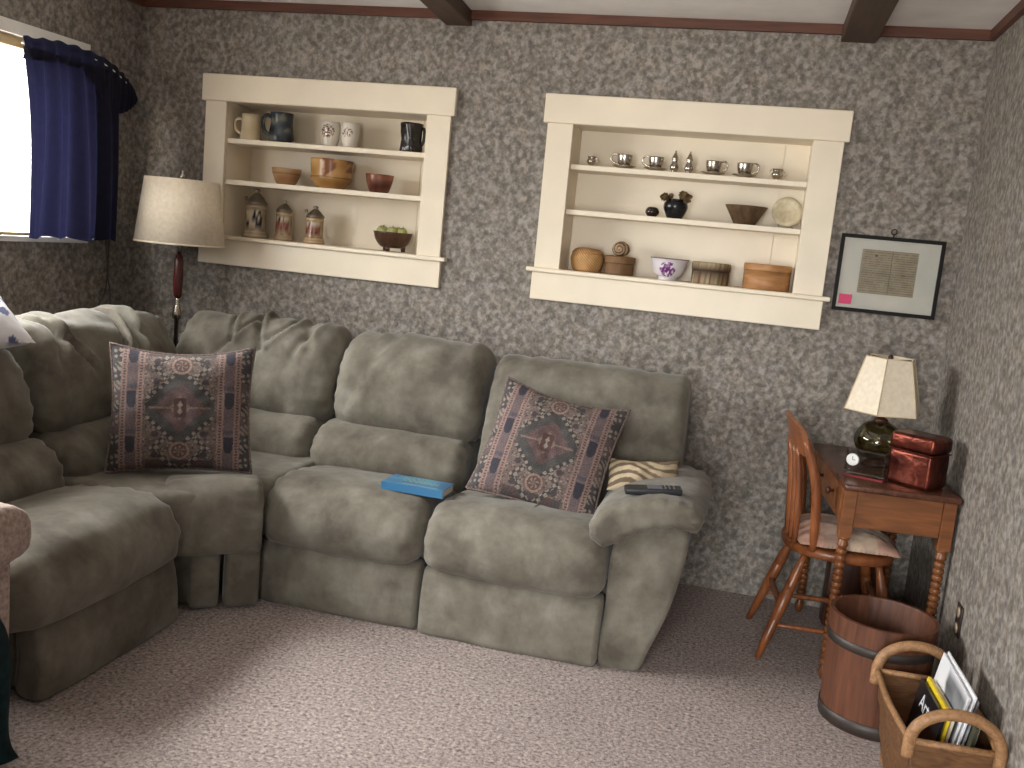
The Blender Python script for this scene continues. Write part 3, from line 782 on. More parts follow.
# -- left niche, middle shelf
def pot(c1, c2, drip=None):
    def f(co):
        n = nz(co.x * 14, co.y * 14, co.z * 20); c = mix(c1, c2, .5 + n)
        if drip and co.z > .045 and co.x + .25 * n * .1 > .0 and nz(co.x * 22 + 4, co.z * 24) > -.05: c = drip
        if abs(co.z - .05) < .003: c = mix(c, (90, 60, 40), .5)
        return c
    return f
single('bowl', lathe(cup_profile(sp([(.036, 0), (.048, .012), (.062, .045), (.068, .075)], 16), .005), 40), ATTR, (-2.165, YS, SH2), 'small tan pottery bowl on the middle shelf left of the large bowl', 'bowl', 0, col=pot((150, 112, 78), (184, 146, 106)))
single('bowl', lathe(cup_profile(sp([(.060, 0), (.068, .012), (.090, .038), (.094, .05), (.092, .058), (.095, .09), (.097, .132)], 26), .006), 56), ATTR, (-1.945, .10, SH2), 'large honey tan pottery bowl with a brown drip, centre of the middle shelf', 'bowl', 0, col=pot((164, 122, 72), (200, 156, 100), (128, 80, 52)))
single('bowl', lathe(cup_profile(sp([(.036, 0), (.046, .010), (.058, .045), (.064, .082)], 16), .005), 40), ATTR, (-1.700, YS, SH2), 'small red brown mottled bowl at the right of the middle shelf', 'bowl', 0, col=pot((84, 44, 34), (150, 96, 74)))
# -- left niche, bottom shelf: steins
def stein(loc, r, hb, hl, label, tone, rz, tip):
    t = thing('beer_stein', label, 'stein', loc, rz, 'lidded beer steins in the left niche')
    def col(co):
        a = math.atan2(co.y, co.x) + PI / 2; z = co.z / hb
        if z < .2 or z > .9: return mix(tone, (150, 124, 92), .35 + .35 * math.sin(z * 60))
        if abs(a) < 1.15 and .25 < z < .86:
            n = nz(a * 3.1 + r * 100, z * 5, r * 50)
            if z > .62 or tip == 0: return (30, 28, 34) if n < .0 else (196, 184, 164)
            return (146, 92, 76) if n < .2 else (84, 58, 50)
        return mix(tone, (120, 96, 70), .4 + .6 * nz(a * 2, z * 4))
    b = obj('body', lathe(sp([(0, 0), (r * 1.12, 0), (r * 1.12, .012), (r * .98, .03), (r * .96, hb * .22)], 14) + sp([(r * .95, hb * .24), (r * .93, hb * .85), (r * .98, hb * .9), (r * .9, hb), (r * .7, hb)], 16) + [(0, hb)], 60), ATTR, t, loc=(0, 0, 0)); colorize(b, col)
    obj('lid', lathe([(0, 0), (r * .98, 0), (r * 1.0, .006), (r * .86, .014), (r * .62, hl * .45), (r * .34, hl * .66), (r * .18, hl * .74), (r * .30, hl * .86), (r * .22, hl * .96), (0, hl)], 32, center=(0, 0, hb)), PEWTER, t, loc=(0, 0, 0))
    if tip is not None:
        obj('thumb_lift', tube([(-r * .95, 0, hb), (-r * 1.05, 0, hb + .018), (-r * 1.12, 0, hb + .034)], [.005, .006, .009], 8, smooth=8), PEWTER, t, loc=(0, 0, 0))
    h = obj('handle', handle(r * .95, hb * .2, hb * .85, r * .75, .007), ATTR, t, loc=(0, 0, 0)); h.rotation_euler = (0, 0, R_(-55)); colorize(h, lambda co: tone)
PEWTER, _n, _b = base_mat('pewter', .38); _b.inputs['Metallic'].default_value = .8; _nn = noise_node(_n, 12, 2)
_n.links.new(ramp(_n, _nn.outputs['Fac'], [(.3, (116, 108, 98)), (.7, (160, 150, 136))]).outputs[0], _b.inputs['Base Color'])
stein((-2.318, .10, SILL), .052, .155, .075, 'tallest lidded beer stein, grey with dark figures, leftmost on the bottom shelf', (178, 166, 148), R_(0), 0)
stein((-2.172, .10, SILL), .040, .132, .055, 'slim lidded beer stein in the middle of the three steins', (192, 170, 142), R_(0), None)
stein((-2.008, .09, SILL), .043, .120, .055, 'shortest lidded beer stein with a red and black panel, rightmost of the three', (204, 176, 138), R_(0), 1)
# bowl of apples
bw = single('footed_bowl', lathe(cup_profile(sp([(.03, .016), (.055, .022), (.078, .05), (.090, .088)], 18), .006, .024), 48), wood('dark brown turned wood', (46, 28, 18), (84, 54, 34), .35), (-1.622, .10, SILL), 'dark wooden footed bowl holding green apples in the left niche', 'bowl')
for k in range(3):
    a = 2 * PI * k / 3 + .5
    obj('foot', tube([(.05 * math.cos(a), .05 * math.sin(a), .028), (.052 * math.cos(a), .052 * math.sin(a), .001)], [.012, .010], 10), DARKW, bw)
APP = plain('green apple skin', (160, 162, 104), .4, .16, 30)
def apple(loc, r, label, tilt):
    prof = sp([(0, r * .82), (r * .22, r * .93), (r * .6, r * .93), (r * .98, r * .3), (r * .86, -r * .45), (r * .42, -r * .88), (r * .16, -r * .84), (0, -r * .78)], 22)
    o = single('apple', lathe(prof, 24), APP, loc, label, 'apple', 0, 'green apples in the wooden bowl'); o.rotation_euler = (tilt, tilt * .6, 0)
    obj('stem', tube([(0, 0, r * .8), (.002, 0, r * 1.1), (.004, .001, r * 1.3)], .0015, 5), DARKW, o)
apple((-1.668, .085, SILL + .083), .029, 'green apple at the left in the dark wooden bowl', .3)
apple((-1.618, .080, SILL + .080), .030, 'green apple in the middle of the dark wooden bowl', -.2)
apple((-1.577, .095, SILL + .084), .026, 'green apple at the right in the dark wooden bowl', .2)
apple((-1.615, .140, SILL + .080), .029, 'green apple behind the others in the dark wooden bowl', .4)

# -- right niche, top shelf: silver
def tree_copy(o, par=None):
    c = o.copy(); C.objects.link(c)
    if par: c.parent = par
    for ch in list(o.children):
        k = ch.copy(); C.objects.link(k); k.parent = c
    return c
def silver_cup():
    t = thing('teacup', '', 'cup', (0, 0, 0))
    obj('bowl', lathe(cup_profile(sp([(.020, 0), (.019, .006), (.024, .012), (.030, .03), (.033, .054)], 18), .0025), 32), SILVER, t)
    obj('handle', handle(.030, .012, .050, .027, .004), SILVER, t); return t
def silver_saucer():
    t = bpy.data.objects.new('x', None)
    return obj('saucer', lathe([(0, 0), (.022, 0), (.026, .004), (.050, .0115), (.050, .0130), (.028, .0065), (.022, .0046), (0, .0046)], 36), SILVER)
cup0, sau0 = silver_cup(), silver_saucer()
spots = [(-.592, 1, 'silver teacup with handle to the left, nearest the small silver pot', 'silver saucer under the teacup nearest the small silver pot'),
         (-.459, 1, 'silver teacup with handle to the left, beside the two shakers', 'silver saucer under the teacup just left of the two shakers'),
         (-.222, -1, 'silver teacup with handle to the right, just right of the two shakers', 'silver saucer under the teacup just right of the two shakers'),
         (-.096, -1, 'silver teacup with handle to the right, nearest the silver sugar pot', 'silver saucer under the rightmost teacup on the top shelf')]
YN = .055
for i, (x, sd, lc, ls) in enumerate(spots):
    c = cup0 if i == 0 else tree_copy(cup0); s = sau0 if i == 0 else tree_copy(sau0)
    s.location = (x, YN, SH1); tag(s, ls, 'saucer', 'silver saucers on the top shelf')
    c.location = (x, YN, SH1 + .0048); c.rotation_euler = (0, 0, R_(6) if sd > 0 else R_(172)); tag(c, lc, 'cup', 'silver teacups on the top shelf')
def shaker(x, label):
    t = thing('shaker', label, 'shaker', (x, YN, SH1), 0, 'silver shakers on the top shelf')
    obj('body', lathe(sp([(0, 0), (.015, 0), (.012, .006), (.018, .018), (.017, .03), (.011, .044), (.012, .055)], 22) + [(0, .055)], 28), SILVER, t)
    obj('cap', lathe(sp([(.0135, .053), (.014, .058), (.009, .070), (.005, .080), (.003, .084), (.004, .088), (0, .092)], 18), 24), SILVER, t)
shaker(-.382, 'silver pepper shaker, left one of the pair between the teacups')
shaker(-.322, 'silver salt shaker, right one of the pair between the teacups')
def smallpot(x, r, h, label, cat, hs):
    t = thing('sugar_pot', label, cat, (x, YN, SH1))
    obj('body', lathe(cup_profile(sp([(r * .55, 0), (r * .5, h * .12), (r * .95, h * .4), (r * .92, h * .62), (r * .72, h * .82), (r * .95, h)], 20), .0025), 30), SILVER, t)
    for s in hs: obj('handle', handle(r * .85, h * .35, h * .8, r * .42, .002, s), SILVER, t)
smallpot(-.733, .019, .042, 'tiny silver open pot, leftmost on the top shelf of the right niche', 'pot', (1,))
smallpot(.034, .024, .046, 'small silver sugar pot with two handles, rightmost on the top shelf', 'pot', (-1, 1))
# -- right niche, middle shelf
def dk(co): return mix((28, 20, 20), (74, 54, 50), max(0, .35 + nz(co.x * 40, co.y * 40, co.z * 40)))
single('round_pot', lathe(cup_profile(sp([(.016, 0), (.026, .010), (.029, .022), (.022, .036), (.012, .041)], 18), .003), 32), ATTR, (-.452, YN, SH2), 'tiny dark brown round pot beside the black vase of leaves', 'pot', col=dk)
vs = thing('black_vase', 'squat black vase with dried brown leaves on the middle shelf', 'vase', (-.358, YN + .01, SH2))
obj('body', lathe(cup_profile(sp([(.028, 0), (.034, .006), (.050, .042), (.048, .064), (.036, .074), (.040, .080)], 22), .004), 40), plain('glossy black glaze', (22, 22, 26), .22, .1), vs)
LEAFM = plain('dried olive brown leaf', (112, 92, 60), .8, .35, 60)
def leaf(p, d, n, l, w):
    bm = bmesh.new(); d = Vector(d).normalized(); n = Vector(n).normalized(); s = d.cross(n).normalized(); rows = []
    for k in range(9):
        f = k / 8; q = Vector(p) + d * l * f + n * (.012 * math.sin(f * 3))
        ww = w * math.sin(PI * min(1, f * .94 + .05)) ** .8 * (1 + .25 * math.sin(k * 2.7))
        rows.append([bm.verts.new(q - s * ww + n * .004), bm.verts.new(q), bm.verts.new(q + s * ww + n * .004)])
    for a, b in zip(rows, rows[1:]):
        for i in range(2): bm.faces.new((a[i], a[i + 1], b[i + 1], b[i]))
    bmesh.ops.solidify(bm, geom=bm.faces[:], thickness=.0012); return bm
for (p, d, l, w) in [((-.03, -.01, .076), (-1, -.1, .25), .040, .018), ((-.026, -.015, .078), (-.75, -.4, .15), .034, .016), ((-.02, .0, .078), (-.3, .1, 1), .025, .012),
                     ((.02, -.01, .078), (.55, -.1, .85), .040, .015), ((.026, -.01, .076), (1, -.15, .45), .046, .016), ((.03, -.018, .074), (.9, -.3, -.05), .036, .014), ((.018, .005, .078), (.15, .1, 1), .040, .013)]:
    obj('leaf', leaf(p, d, (0, -.9, .3), l, w), LEAFM, vs)
single('bowl', lathe(cup_profile([(.042, 0), (.044, .002), (.064, .038), (.086, .075), (.087, .077)], .005), 48), wood('dark olive brown bowl wood', (66, 50, 34), (108, 84, 58), .5), (-.07, .082, SH2), 'dark brown flared wooden bowl beside the standing cream plate', 'bowl')
pl = single('plate', lathe([(0, 0), (.038, 0), (.044, .006), (.062, .011), (.0625, .013), (.043, .009), (.036, .004), (0, .004)], 48), plain('speckled cream plate glaze', (206, 194, 166), .4, .06, 60), (.094, .112, SH2 + .066), 'round cream plate standing upright at the right end of the middle shelf', 'plate')
pl.rotation_euler = (R_(78), 0, R_(4))
st = thing('plate_stand', 'small wire stand holding the upright cream plate', 'stand', (.094, .10, SH2))
for s in (-1, 1): obj('wire_foot', tube([(s * .026, .070, .05), (s * .028, .050, .0025), (s * .030, -.034, .0025), (s * .031, -.038, .014)], .0022, 6, smooth=18), SILVER, st)
# -- right niche, bottom shelf
def weave(c1, c2, fu, fv, diag=0):
    def f(co):
        a = math.atan2(co.y, co.x); q = math.sin(a * fu + diag * co.z * fv) * math.sin(co.z * fv * (0 if diag else 1) + (PI / 2 if diag else 0))
        return mix(c1, c2, .5 + .5 * q + .25 * nz(a * 4, co.z * 30))
    return f
def wfn(k, dz): return lambda a, r, z: (r + .0012 * math.sin(a * k + z * dz), z)
bs = single('round_basket', lathe(sp([(0, 0), (.050, 0), (.065, .02), (.072, .052), (.067, .074), (.064, .078)], 40) + [(0, .078)], 120, fn=wfn(40, 400)), ATTRM, (-.712, .088, SILL), 'round tan woven basket with flat lid, leftmost on the bottom shelf of the right niche', 'basket', col=weave((148, 106, 62), (214, 172, 118), 34, 520, 1))
l_ = obj('lid', lathe(sp([(.066, .0785), (.065, .084), (.052, .096), (.03, .101), (0, .103)], 24), 120, fn=wfn(40, 400)), ATTRM, bs); colorize(l_, weave((148, 104, 62), (206, 160, 108), 34, 520, 1))
b2 = single('lidded_basket', lathe(sp([(0, 0), (.060, 0), (.062, .01), (.062, .05)], 24) + [(0, .05)], 90, fn=wfn(36, 0)), ATTRM, (-.5705, .088, SILL), 'brown woven basket with a ball knob of coiled shell on its lid', 'basket', col=weave((88, 62, 38), (134, 98, 62), 30, 420))
l_ = obj('lid', lathe(sp([(.066, .0505), (.0665, .070), (.064, .078), (.04, .081)], 16) + [(0, .081)], 90, fn=wfn(36, 0)), ATTRM, b2); colorize(l_, weave((96, 68, 42), (140, 104, 66), 30, 420))
l_ = obj('knob', lathe(sp([(.012, .080), (.030, .090), (.038, .108), (.030, .130), (.012, .142), (0, .144)], 26), 40), ATTRM, b2)
colorize(l_, lambda co: mix((176, 150, 116), (84, 60, 44), max(0, min(1, .5 + 1.5 * math.sin(18 * math.hypot(co.x + .004, co.z - .112) / .038 * 1.1 + math.atan2(co.z - .112, co.x))))))
def floral(co):
    a = math.atan2(co.y, co.x) + PI / 2; d = math.hypot(a * .062, co.z - .045)
    n = nz(a * 7, co.z * 60, 4)
    if d < .032 and n > -.12: return (104, 50, 112) if n < .22 else (150, 112, 160)
    if co.z > .088: return (120, 108, 112)
    return (214, 208, 214)
single('bowl', lathe(cup_profile(sp([(.040, 0), (.042, .012), (.056, .022), (.070, .05), (.076, .078), (.084, .091)], 40), .004), 110), ATTR, (-.358, .092, SILL), 'white porcelain bowl with a purple flower on its side', 'bowl', col=floral)
def birch(co):
    a = math.atan2(co.y, co.x)
    if .052 < co.z < .060: return (70, 52, 38)
    n = nz(a * 7, co.z * 9); c = mix((128, 112, 84), (184, 168, 132), .5 + n)
    if math.sin(a * 22) > .86: c = mix(c, (92, 74, 52), .6)
    if co.z < .03 and nz(a * 4, co.z * 40) > .2: c = (112, 62, 50)
    return c
bb = single('bark_box', lathe([(0, 0), (.076, 0), (.078, .003), (.078, .055), (.076, .056)] + [(0, .056)], 90), ATTRM, (-.182, .090, SILL), 'round birch bark box with a dark band between body and lid', 'box', col=birch)
l_ = obj('lid', lathe([(.0795, .0565), (.0805, .058), (.0805, .086), (.078, .090), (0, .091)], 90), ATTRM, bb); colorize(l_, birch)
bx_ = single('bentwood_box', lathe([(0, 0), (.093, 0), (.095, .002), (.095, .078)] + [(0, .078)], 64), wood('tan bentwood', (150, 104, 62), (188, 138, 90), .5, (6, 6, 40)), (.048, .088, SILL), 'round tan bentwood box with a close lid at the right end of the bottom shelf', 'box')
obj('lid', lathe([(.0965, .0785), (.0975, .080), (.0975, .102), (.095, .105), (0, .105)], 64), wood('tan bentwood lid', (158, 110, 66), (194, 144, 94), .5, (6, 6, 40)), bx_)

# ---------------------------------------------------------------- framed document
fr = thing('picture_frame', 'black framed old document with wide white mat on the back wall', 'picture frame', (.505, -.001, 1.243))
w2, hh = .193, .303
bm = bmesh.new()
box(bm, -w2, w2, -.022, 0, 0, .014, .002, 1); box(bm, -w2, w2, -.022, 0, hh - .014, hh, .002, 1)
box(bm, -w2, -w2 + .014, -.022, 0, .014, hh - .014); box(bm, w2 - .014, w2, -.022, 0, .014, hh - .014)
obj('frame', bm, BLACKF, fr, smooth=False)
obj('mat_board', B(-w2 + .014, w2 - .014, -.012, -.003, .014, hh - .014), plain('white mat board', (206, 202, 192), .8, .02), fr, smooth=False)
def script(co):
    u, v = co.x / .105, (co.z - .165) / .088
    c = mix((140, 124, 100), (168, 152, 126), .5 + .6 * nz(u * 3, v * 3))
    if math.sin(v * 62) > .45 and nz(u * 30, math.floor(v * 62 / 6.283) * 3.1) > -.2 and abs(u) < .96: c = mix(c, (84, 72, 58), .5)
    if abs(u - .06) < .016: c = mix(c, (96, 82, 64), .7)
    if math.hypot(u + .5, v - .7) < .05 or (abs(v + .08) < .02 and .45 < u < .62): c = (54, 46, 40)
    return c
bm = bmesh.new(); bmesh.ops.create_grid(bm, x_segments=130, y_segments=110, size=.5, matrix=Matrix.Translation((-.002, -.0128, .163)) @ Matrix.Rotation(PI / 2, 4, 'X') @ Matrix.Diagonal((.21, .172, 1, 1)))
box(bm, -.107, .103, -.0126, -.012, .077, .249)
d_ = obj('document', bm, ATTRM, fr, smooth=False); colorize(d_, script)
obj('glazing', B(-w2 + .013, w2 - .013, -.0175, -.016, .013, hh - .013), GLASS, fr, smooth=False)
hk = obj('hanging_ring', tube([(.010 * math.cos(k * PI / 12), -.008, hh + .021 + .010 * math.sin(k * PI / 12)) for k in range(25)], .0022, 6, cap=False), BLACKF, fr)
obj('hook', tube([(0, -.008, hh - .002), (0, -.010, hh + .011)], .0025, 6), BLACKF, fr)
nb = bmesh.new(); n_ = 14; g = [[nb.verts.new((-.024 + .048 * i / n_, -.0005 - .006 * (1 - j / n_) ** 2 * (1 - i / n_), -.019 + .038 * j / n_)) for i in range(n_ + 1)] for j in range(n_ + 1)]
for j in range(n_):
    for i in range(n_): nb.faces.new((g[j][i], g[j][i + 1], g[j + 1][i + 1], g[j + 1][i]))
bmesh.ops.solidify(nb, geom=nb.faces[:], thickness=.0006)
o = obj('sticky_note', nb, plain('hot pink paper', (255, 112, 160), .7, .04)); o.location = (.505 - .147, -.0195, 1.243 + .047); tag(o, 'pink sticky note on the lower left corner of the framed document', 'note')

# ---------------------------------------------------------------- writing desk
DH = .703
dk_ = thing('writing_desk', 'small brown wooden desk with spool turned legs in the right corner', 'desk', (.3875, -.735, 0), R_(5))
# local: x 0..0.365 width, y 0..0.68 depth (front edge y=0)
DW, DD = .36, .68
obj('top', B(-.012, DW, -.030, DD, DH - .022, DH, .006, 3), DESKTOP, dk_, auto=40)
obj('front_apron', B(.040, DW - .047, .004, .022, DH - .150, DH - .0225), PINE, dk_, smooth=False)
obj('side_apron', B(DW - .026, DW - .010, .042, DD - .052, DH - .150, DH - .0225), PINE, dk_, smooth=False)
obj('back_apron', B(.042, DW - .047, DD - .030, DD - .014, DH - .150, DH - .0225), PINE, dk_, smooth=False)
obj('rail', B(.004, .020, .042, DD - .052, DH - .150, DH - .128), PINE, dk_, smooth=False)
dr = obj('drawer', B(-.002, .018, .050, DD - .060, DH - .126, DH - .026, .002, 1), PINE, dk_, smooth=False)
for yy in (.19, .43):
    obj('knob', lathe([(0, 0), (.006, 0), (.006, .012), (.013, .018), (.014, .024), (.008, .029), (0, .030)], 16), DARKW, dr, loc=(-.0015, yy, DH - .076)).rotation_euler = (0, -PI / 2, 0)
def spool_leg():
    pr = [(0, 0), (.010, 0), (.014, .012), (.018, .03), (.012, .045)]
    z = .05
    while z < DH - .245:
        pr += [(.011, z), (.0165, z + .004), (.0185, z + .011), (.0165, z + .018), (.011, z + .022)]; z += .0235
    pr += [(.013, z), (.019, z + .01), (.017, z + .02), (.014, DH - .20), (.020, DH - .195), (.020, DH - .188), (0, DH - .188)]
    return pr
for lx in (.018, DW - .024):
    for ly in (.020, DD - .030):
        b = lathe(spool_leg(), 18); box(b, -.021, .021, -.021, .021, DH - .19, DH - .0225, .002, 1)
        obj('leg', b, PINE, dk_, loc=(lx, ly, 0), auto=35)

# ---------------------------------------------------------------- desk lamp
dl = thing('desk_lamp', 'small lamp with cream six sided shade and smoky glass globe base on the desk', 'lamp', (.516, -.345, DH), R_(0))
SMOKE = glass_mat('smoky olive glass', (222, 219, 198), .07, .03)
gl = obj('globe', lathe(sp([(.036, .022), (.062, .036), (.083, .078), (.082, .108), (.060, .145), (.030, .162), (.022, .168)], 34), 40), SMOKE, dl)
gl.modifiers.new('s', 'SOLIDIFY').thickness = .002
obj('foot', lathe([(0, .001), (.048, .001), (.050, .006), (.042, .014), (.034, .020), (.030, .024), (0, .024)], 32), DARKW, dl)
obj('neck', lathe([(0, .164), (.026, .164), (.026, .172), (.012, .178), (.010, .205), (.016, .208), (.016, .24), (.003, .244), (.003, .39), (.008, .392), (.010, .402), (.005, .41), (0, .412)], 20), DARKW, dl)
def hexshade(rb, rt, z0, z1, rot):
    bm = bmesh.new()
    for th in (0,):
        a = [bm.verts.new((rb * math.cos(rot + k * PI / 3), rb * math.sin(rot + k * PI / 3), z0)) for k in range(6)]
        b = [bm.verts.new((rt * math.cos(rot + k * PI / 3), rt * math.sin(rot + k * PI / 3), z1)) for k in range(6)]
        for k in range(6): bm.faces.new((a[k], a[(k + 1) % 6], b[(k + 1) % 6], b[k]))
    return bm
HR = R_(256)
sh = obj('lampshade', hexshade(.142, .090, .200, .402, HR), SHADEM, dl, smooth=False); sh.modifiers.new('s', 'SOLIDIFY').thickness = .002
bm = bmesh.new()
for k in range(6):
    a = HR + k * PI / 3; a2 = a + PI / 3
    tube([(.1425 * math.cos(a), .1425 * math.sin(a), .200), (.0905 * math.cos(a), .0905 * math.sin(a), .402)], .0022, 6, bm)
    for r_, z_ in ((.1425, .201), (.0905, .401)): tube([(r_ * math.cos(a), r_ * math.sin(a), z_), (r_ * math.cos(a2), r_ * math.sin(a2), z_)], .0022, 6, bm)
obj('shade_trim', bm, plain('beige lampshade trim', (196, 178, 148), .8, .05), sh)
bm = bmesh.new()
for k in range(3): tube([(0, 0, .392), (.078 * math.cos(HR + k * 2.094), .078 * math.sin(HR + k * 2.094), .397)], .002, 6, bm)
obj('spider', bm, DARKW, dl)

# ---------------------------------------------------------------- clock, copper canister on the desk
ck = thing('desk_clock', 'clear acrylic desk clock with a small round white dial, in front of the globe', 'clock', (.452, -.615, DH), R_(-20))
ACR = glass_mat('clear acrylic', (240, 240, 240), .06, .04)
obj('block', B(-.066, .066, -.020, .020, .0065, .096, .004, 2), ACR, ck, smooth=False)
dial = obj('dial', lathe([(0, 0), (.021, 0), (.021, .006), (.019, .007), (0, .007)], 32), plain('white clock dial', (224, 226, 224), .4, .02), ck, loc=(-.040, -.0205, .060)); dial.rotation_euler = (PI / 2, 0, 0)
bm = bmesh.new()
box(bm, -.0008, .0008, 0, .012, .0071, .0078); box(bm, 0, .009, -.0008, .0008, .0071, .0078)
obj('hand', bm, BLACKF, dial, loc=(0, 0, 0), smooth=False)
obj('base_strip', B(-.068, .068, -.024, .024, 0, .006, .001, 1), plain('dark red clock foot', (120, 44, 52), .3, .1), ck, smooth=False)

cc = thing('copper_canister', 'square hammered copper canister at the front right of the desk', 'canister', (.618, -.612, DH), R_(-38))
obj('body', B(-.078, .078, -.062, .062, 0, .122, .014, 4), COPPER, cc, auto=50)
ld = obj('lid', B(-.080, .080, -.064, .064, .1225, .178, .014, 4), COPPER, cc, auto=50)
bm = bmesh.new(); box(bm, -.0795, .0795, -.0635, .0635, .116, .1224, .004, 2); obj('seam_band', bm, COPPER, cc, auto=50)

# ---------------------------------------------------------------- chair
ch = thing('desk_chair', 'wooden spindle back chair tucked sideways under the small desk', 'chair', (.415, -.440, 0), R_(5))
SZ = .425
pts = []
for k in range(48):
    a = 2 * PI * k / 48; cx, sy_ = math.cos(a), math.sin(a)
    e = 2.7; rx, ry = .195, .198 - .018 * (1 if cx < 0 else 0) * abs(cx)
    pts.append((rx * math.copysign(abs(cx) ** (2 / e), cx), ry * math.copysign(abs(sy_) ** (2 / e), sy_)))
st_ = prism(pts, SZ - .036, SZ, .013, 3)
obj('seat', st_, CHAIRW, ch, auto=50)
def tleg(p0, p1):
    """turned leg from top p0 to floor p1"""
    p0, p1 = Vector(p0), Vector(p1); prof = [(0, .012), (.1, .013), (.2, .017), (.3, .020), (.345, .020), (.35, .017), (.36, .020), (.5, .021), (.62, .018), (.64, .015), (.66, .018), (.8, .016), (1, .011)]
    return tube([p0.lerp(p1, f) for f, r in prof], [r for f, r in prof], 12)
L = {}
for sx_ in (-1, 1):
    for sy_ in (-1, 1):
        p0 = (sx_ * .125, sy_ * .130, SZ - .03); p1 = (sx_ * (.250 if sx_ < 0 else .215), sy_ * .190, .001)
        obj('leg', tleg(p0, p1), CHAIRW, ch); L[sx_, sy_] = (Vector(p0), Vector(p1))
def on(k, f): return L[k][0].lerp(L[k][1], f)
for s in (-1, 1):
    obj('stretcher', tube([on((-1, s), .68), on((-1, s), .68).lerp(on((1, s), .68), .5), on((1, s), .68)], [.007, .011, .007], 8, smooth=9), CHAIRW, ch)
obj('stretcher', tube([on((1, -1), .42), on((1, -1), .42).lerp(on((1, 1), .42), .5), on((1, 1), .42)], [.009, .015, .009], 8, smooth=9), CHAIRW, ch)
obj('stretcher', tube([on((-1, -1), .52), on((-1, -1), .52).lerp(on((-1, 1), .52), .5), on((-1, 1), .52)], [.008, .013, .008], 8, smooth=9), CHAIRW, ch)
# back: posts, spindles, crest
def backx(y, f): return -.165 - .030 * (1 - (y / .19) ** 2) * 1.0 - .07 * f ** 1.5 - .03 * f
for s in (-1, 1):
    obj('back_post', tube([(-.110, s * .165, SZ - .01), (-.118, s * .176, SZ + .12), (-.138, s * .186, SZ + .25), (-.188, s * .188, SZ + .385)], [.013, .017, .0175, .015], 12, smooth=16), CHAIRW, ch)
for k in range(5):
    y = -.112 + .056 * k
    x0 = -.165 - .012 * (1 - abs(y) / .12)
    obj('spindle', tube([(x0, y * .95, SZ - .012), (x0 - .004, y, SZ + .10), (x0 - .014, y * 1.02, SZ + .22), (x0 - .034, y * 1.05, SZ + .345)], [.009, .013, .012, .009], 8, smooth=14), CHAIRW, ch)
bm = bmesh.new(); rows = []
for i in range(33):
    y = -.20 + .40 * i / 32; q = 1 - (y / .20) ** 2; x = -.182 - .020 * q
    row = []
    prof = [(.0, .332), (-.006, .355), (-.014, .385), (-.022, .415 + .014 * q), (-.034, .428 + .018 * q), (-.044, .424 + .018 * q), (-.045, .414 + .016 * q), (-.038, .407 + .014 * q), (-.030, .385), (-.023, .355), (-.018, .330)]
    for (dx, z) in prof: row.append(bm.verts.new((x + dx + .012, y, SZ + z)))
    rows.append(row)
for a, b in zip(rows, rows[1:]):
    for i in range(len(a)): bm.faces.new((a[i], a[(i + 1) % len(a)], b[(i + 1) % len(b)], b[i]))
bm.faces.new(rows[0]); bm.faces.new(rows[-1])
obj('crest_rail', bm, CHAIRW, ch, auto=60)
def patch(co):
    i, j = math.floor(co.x * 11 + 50), math.floor(co.y * 11 + 50)
    r = nz(i * 1.7, j * 2.3, .5)
    c = (186, 146, 128) if r > .15 else ((162, 136, 122) if r > -.15 else (196, 172, 150))
    return mix(c, (130, 104, 96), max(0, nz(co.x * 30, co.y * 30, 2)) * .8)
cu = pillow_mesh(.385, .385, .034, 60, 12); cu.transform(Matrix.Rotation(-PI / 2, 4, 'X'))
for v in cu.verts:
    k_ = 1 - .11 * (v.co.x * v.co.y / .037) ** 2; v.co.x *= k_; v.co.y *= k_
    v.co.z = v.co.z * 1.55 + .004 * nz(v.co.x * 16, v.co.y * 16) if v.co.z > 0 else v.co.z * .3
o = obj('chair_cushion', cu, ATTRC); colorize(o, patch); o.location = (.432, -.438, SZ + .0115); o.rotation_euler = (0, 0, R_(5)); tag(o, 'pale pink patchwork cushion lying on the wooden chair seat', 'cushion')

# dark box standing on the floor under the desk
db = thing('storage_box', 'dark glossy wooden box on the floor under the desk behind the chair legs', 'box', (.525, -.150, 0), R_(4))
obj('body', B(-.095, .105, -.045, .045, 0, .330, .006, 2), DARKW, db, auto=50)
obj('lid', B(-.100, .110, -.050, .050, .3305, .360, .008, 3), DARKW, db, auto=50)

# ---------------------------------------------------------------- wooden bucket
bu = thing('wooden_bucket', 'tall red brown wooden bucket with dark bands in front of the desk', 'bucket', (.528, -.965, 0))
def stave(a, r, z): return r - .0018 * abs(math.sin(a * 9)) ** 6 * (1 if r > .05 else 0), z
obj('body', lathe([(0, .004), (.148, .004), (.150, 0), (.152, .01), (.161, .345), (.162, .352), (.149, .352), (.147, .345), (.137, .02), (0, .02)], 108, fn=stave), BUCKW, bu, auto=50)
obj('band', lathe([(.1525, .004), (.1548, .005), (.1568, .044), (.1545, .045)], 64), BANDM, bu)
obj('band', lathe([(.1590, .258), (.1612, .259), (.1622, .286), (.1600, .287)], 64), BANDM, bu)

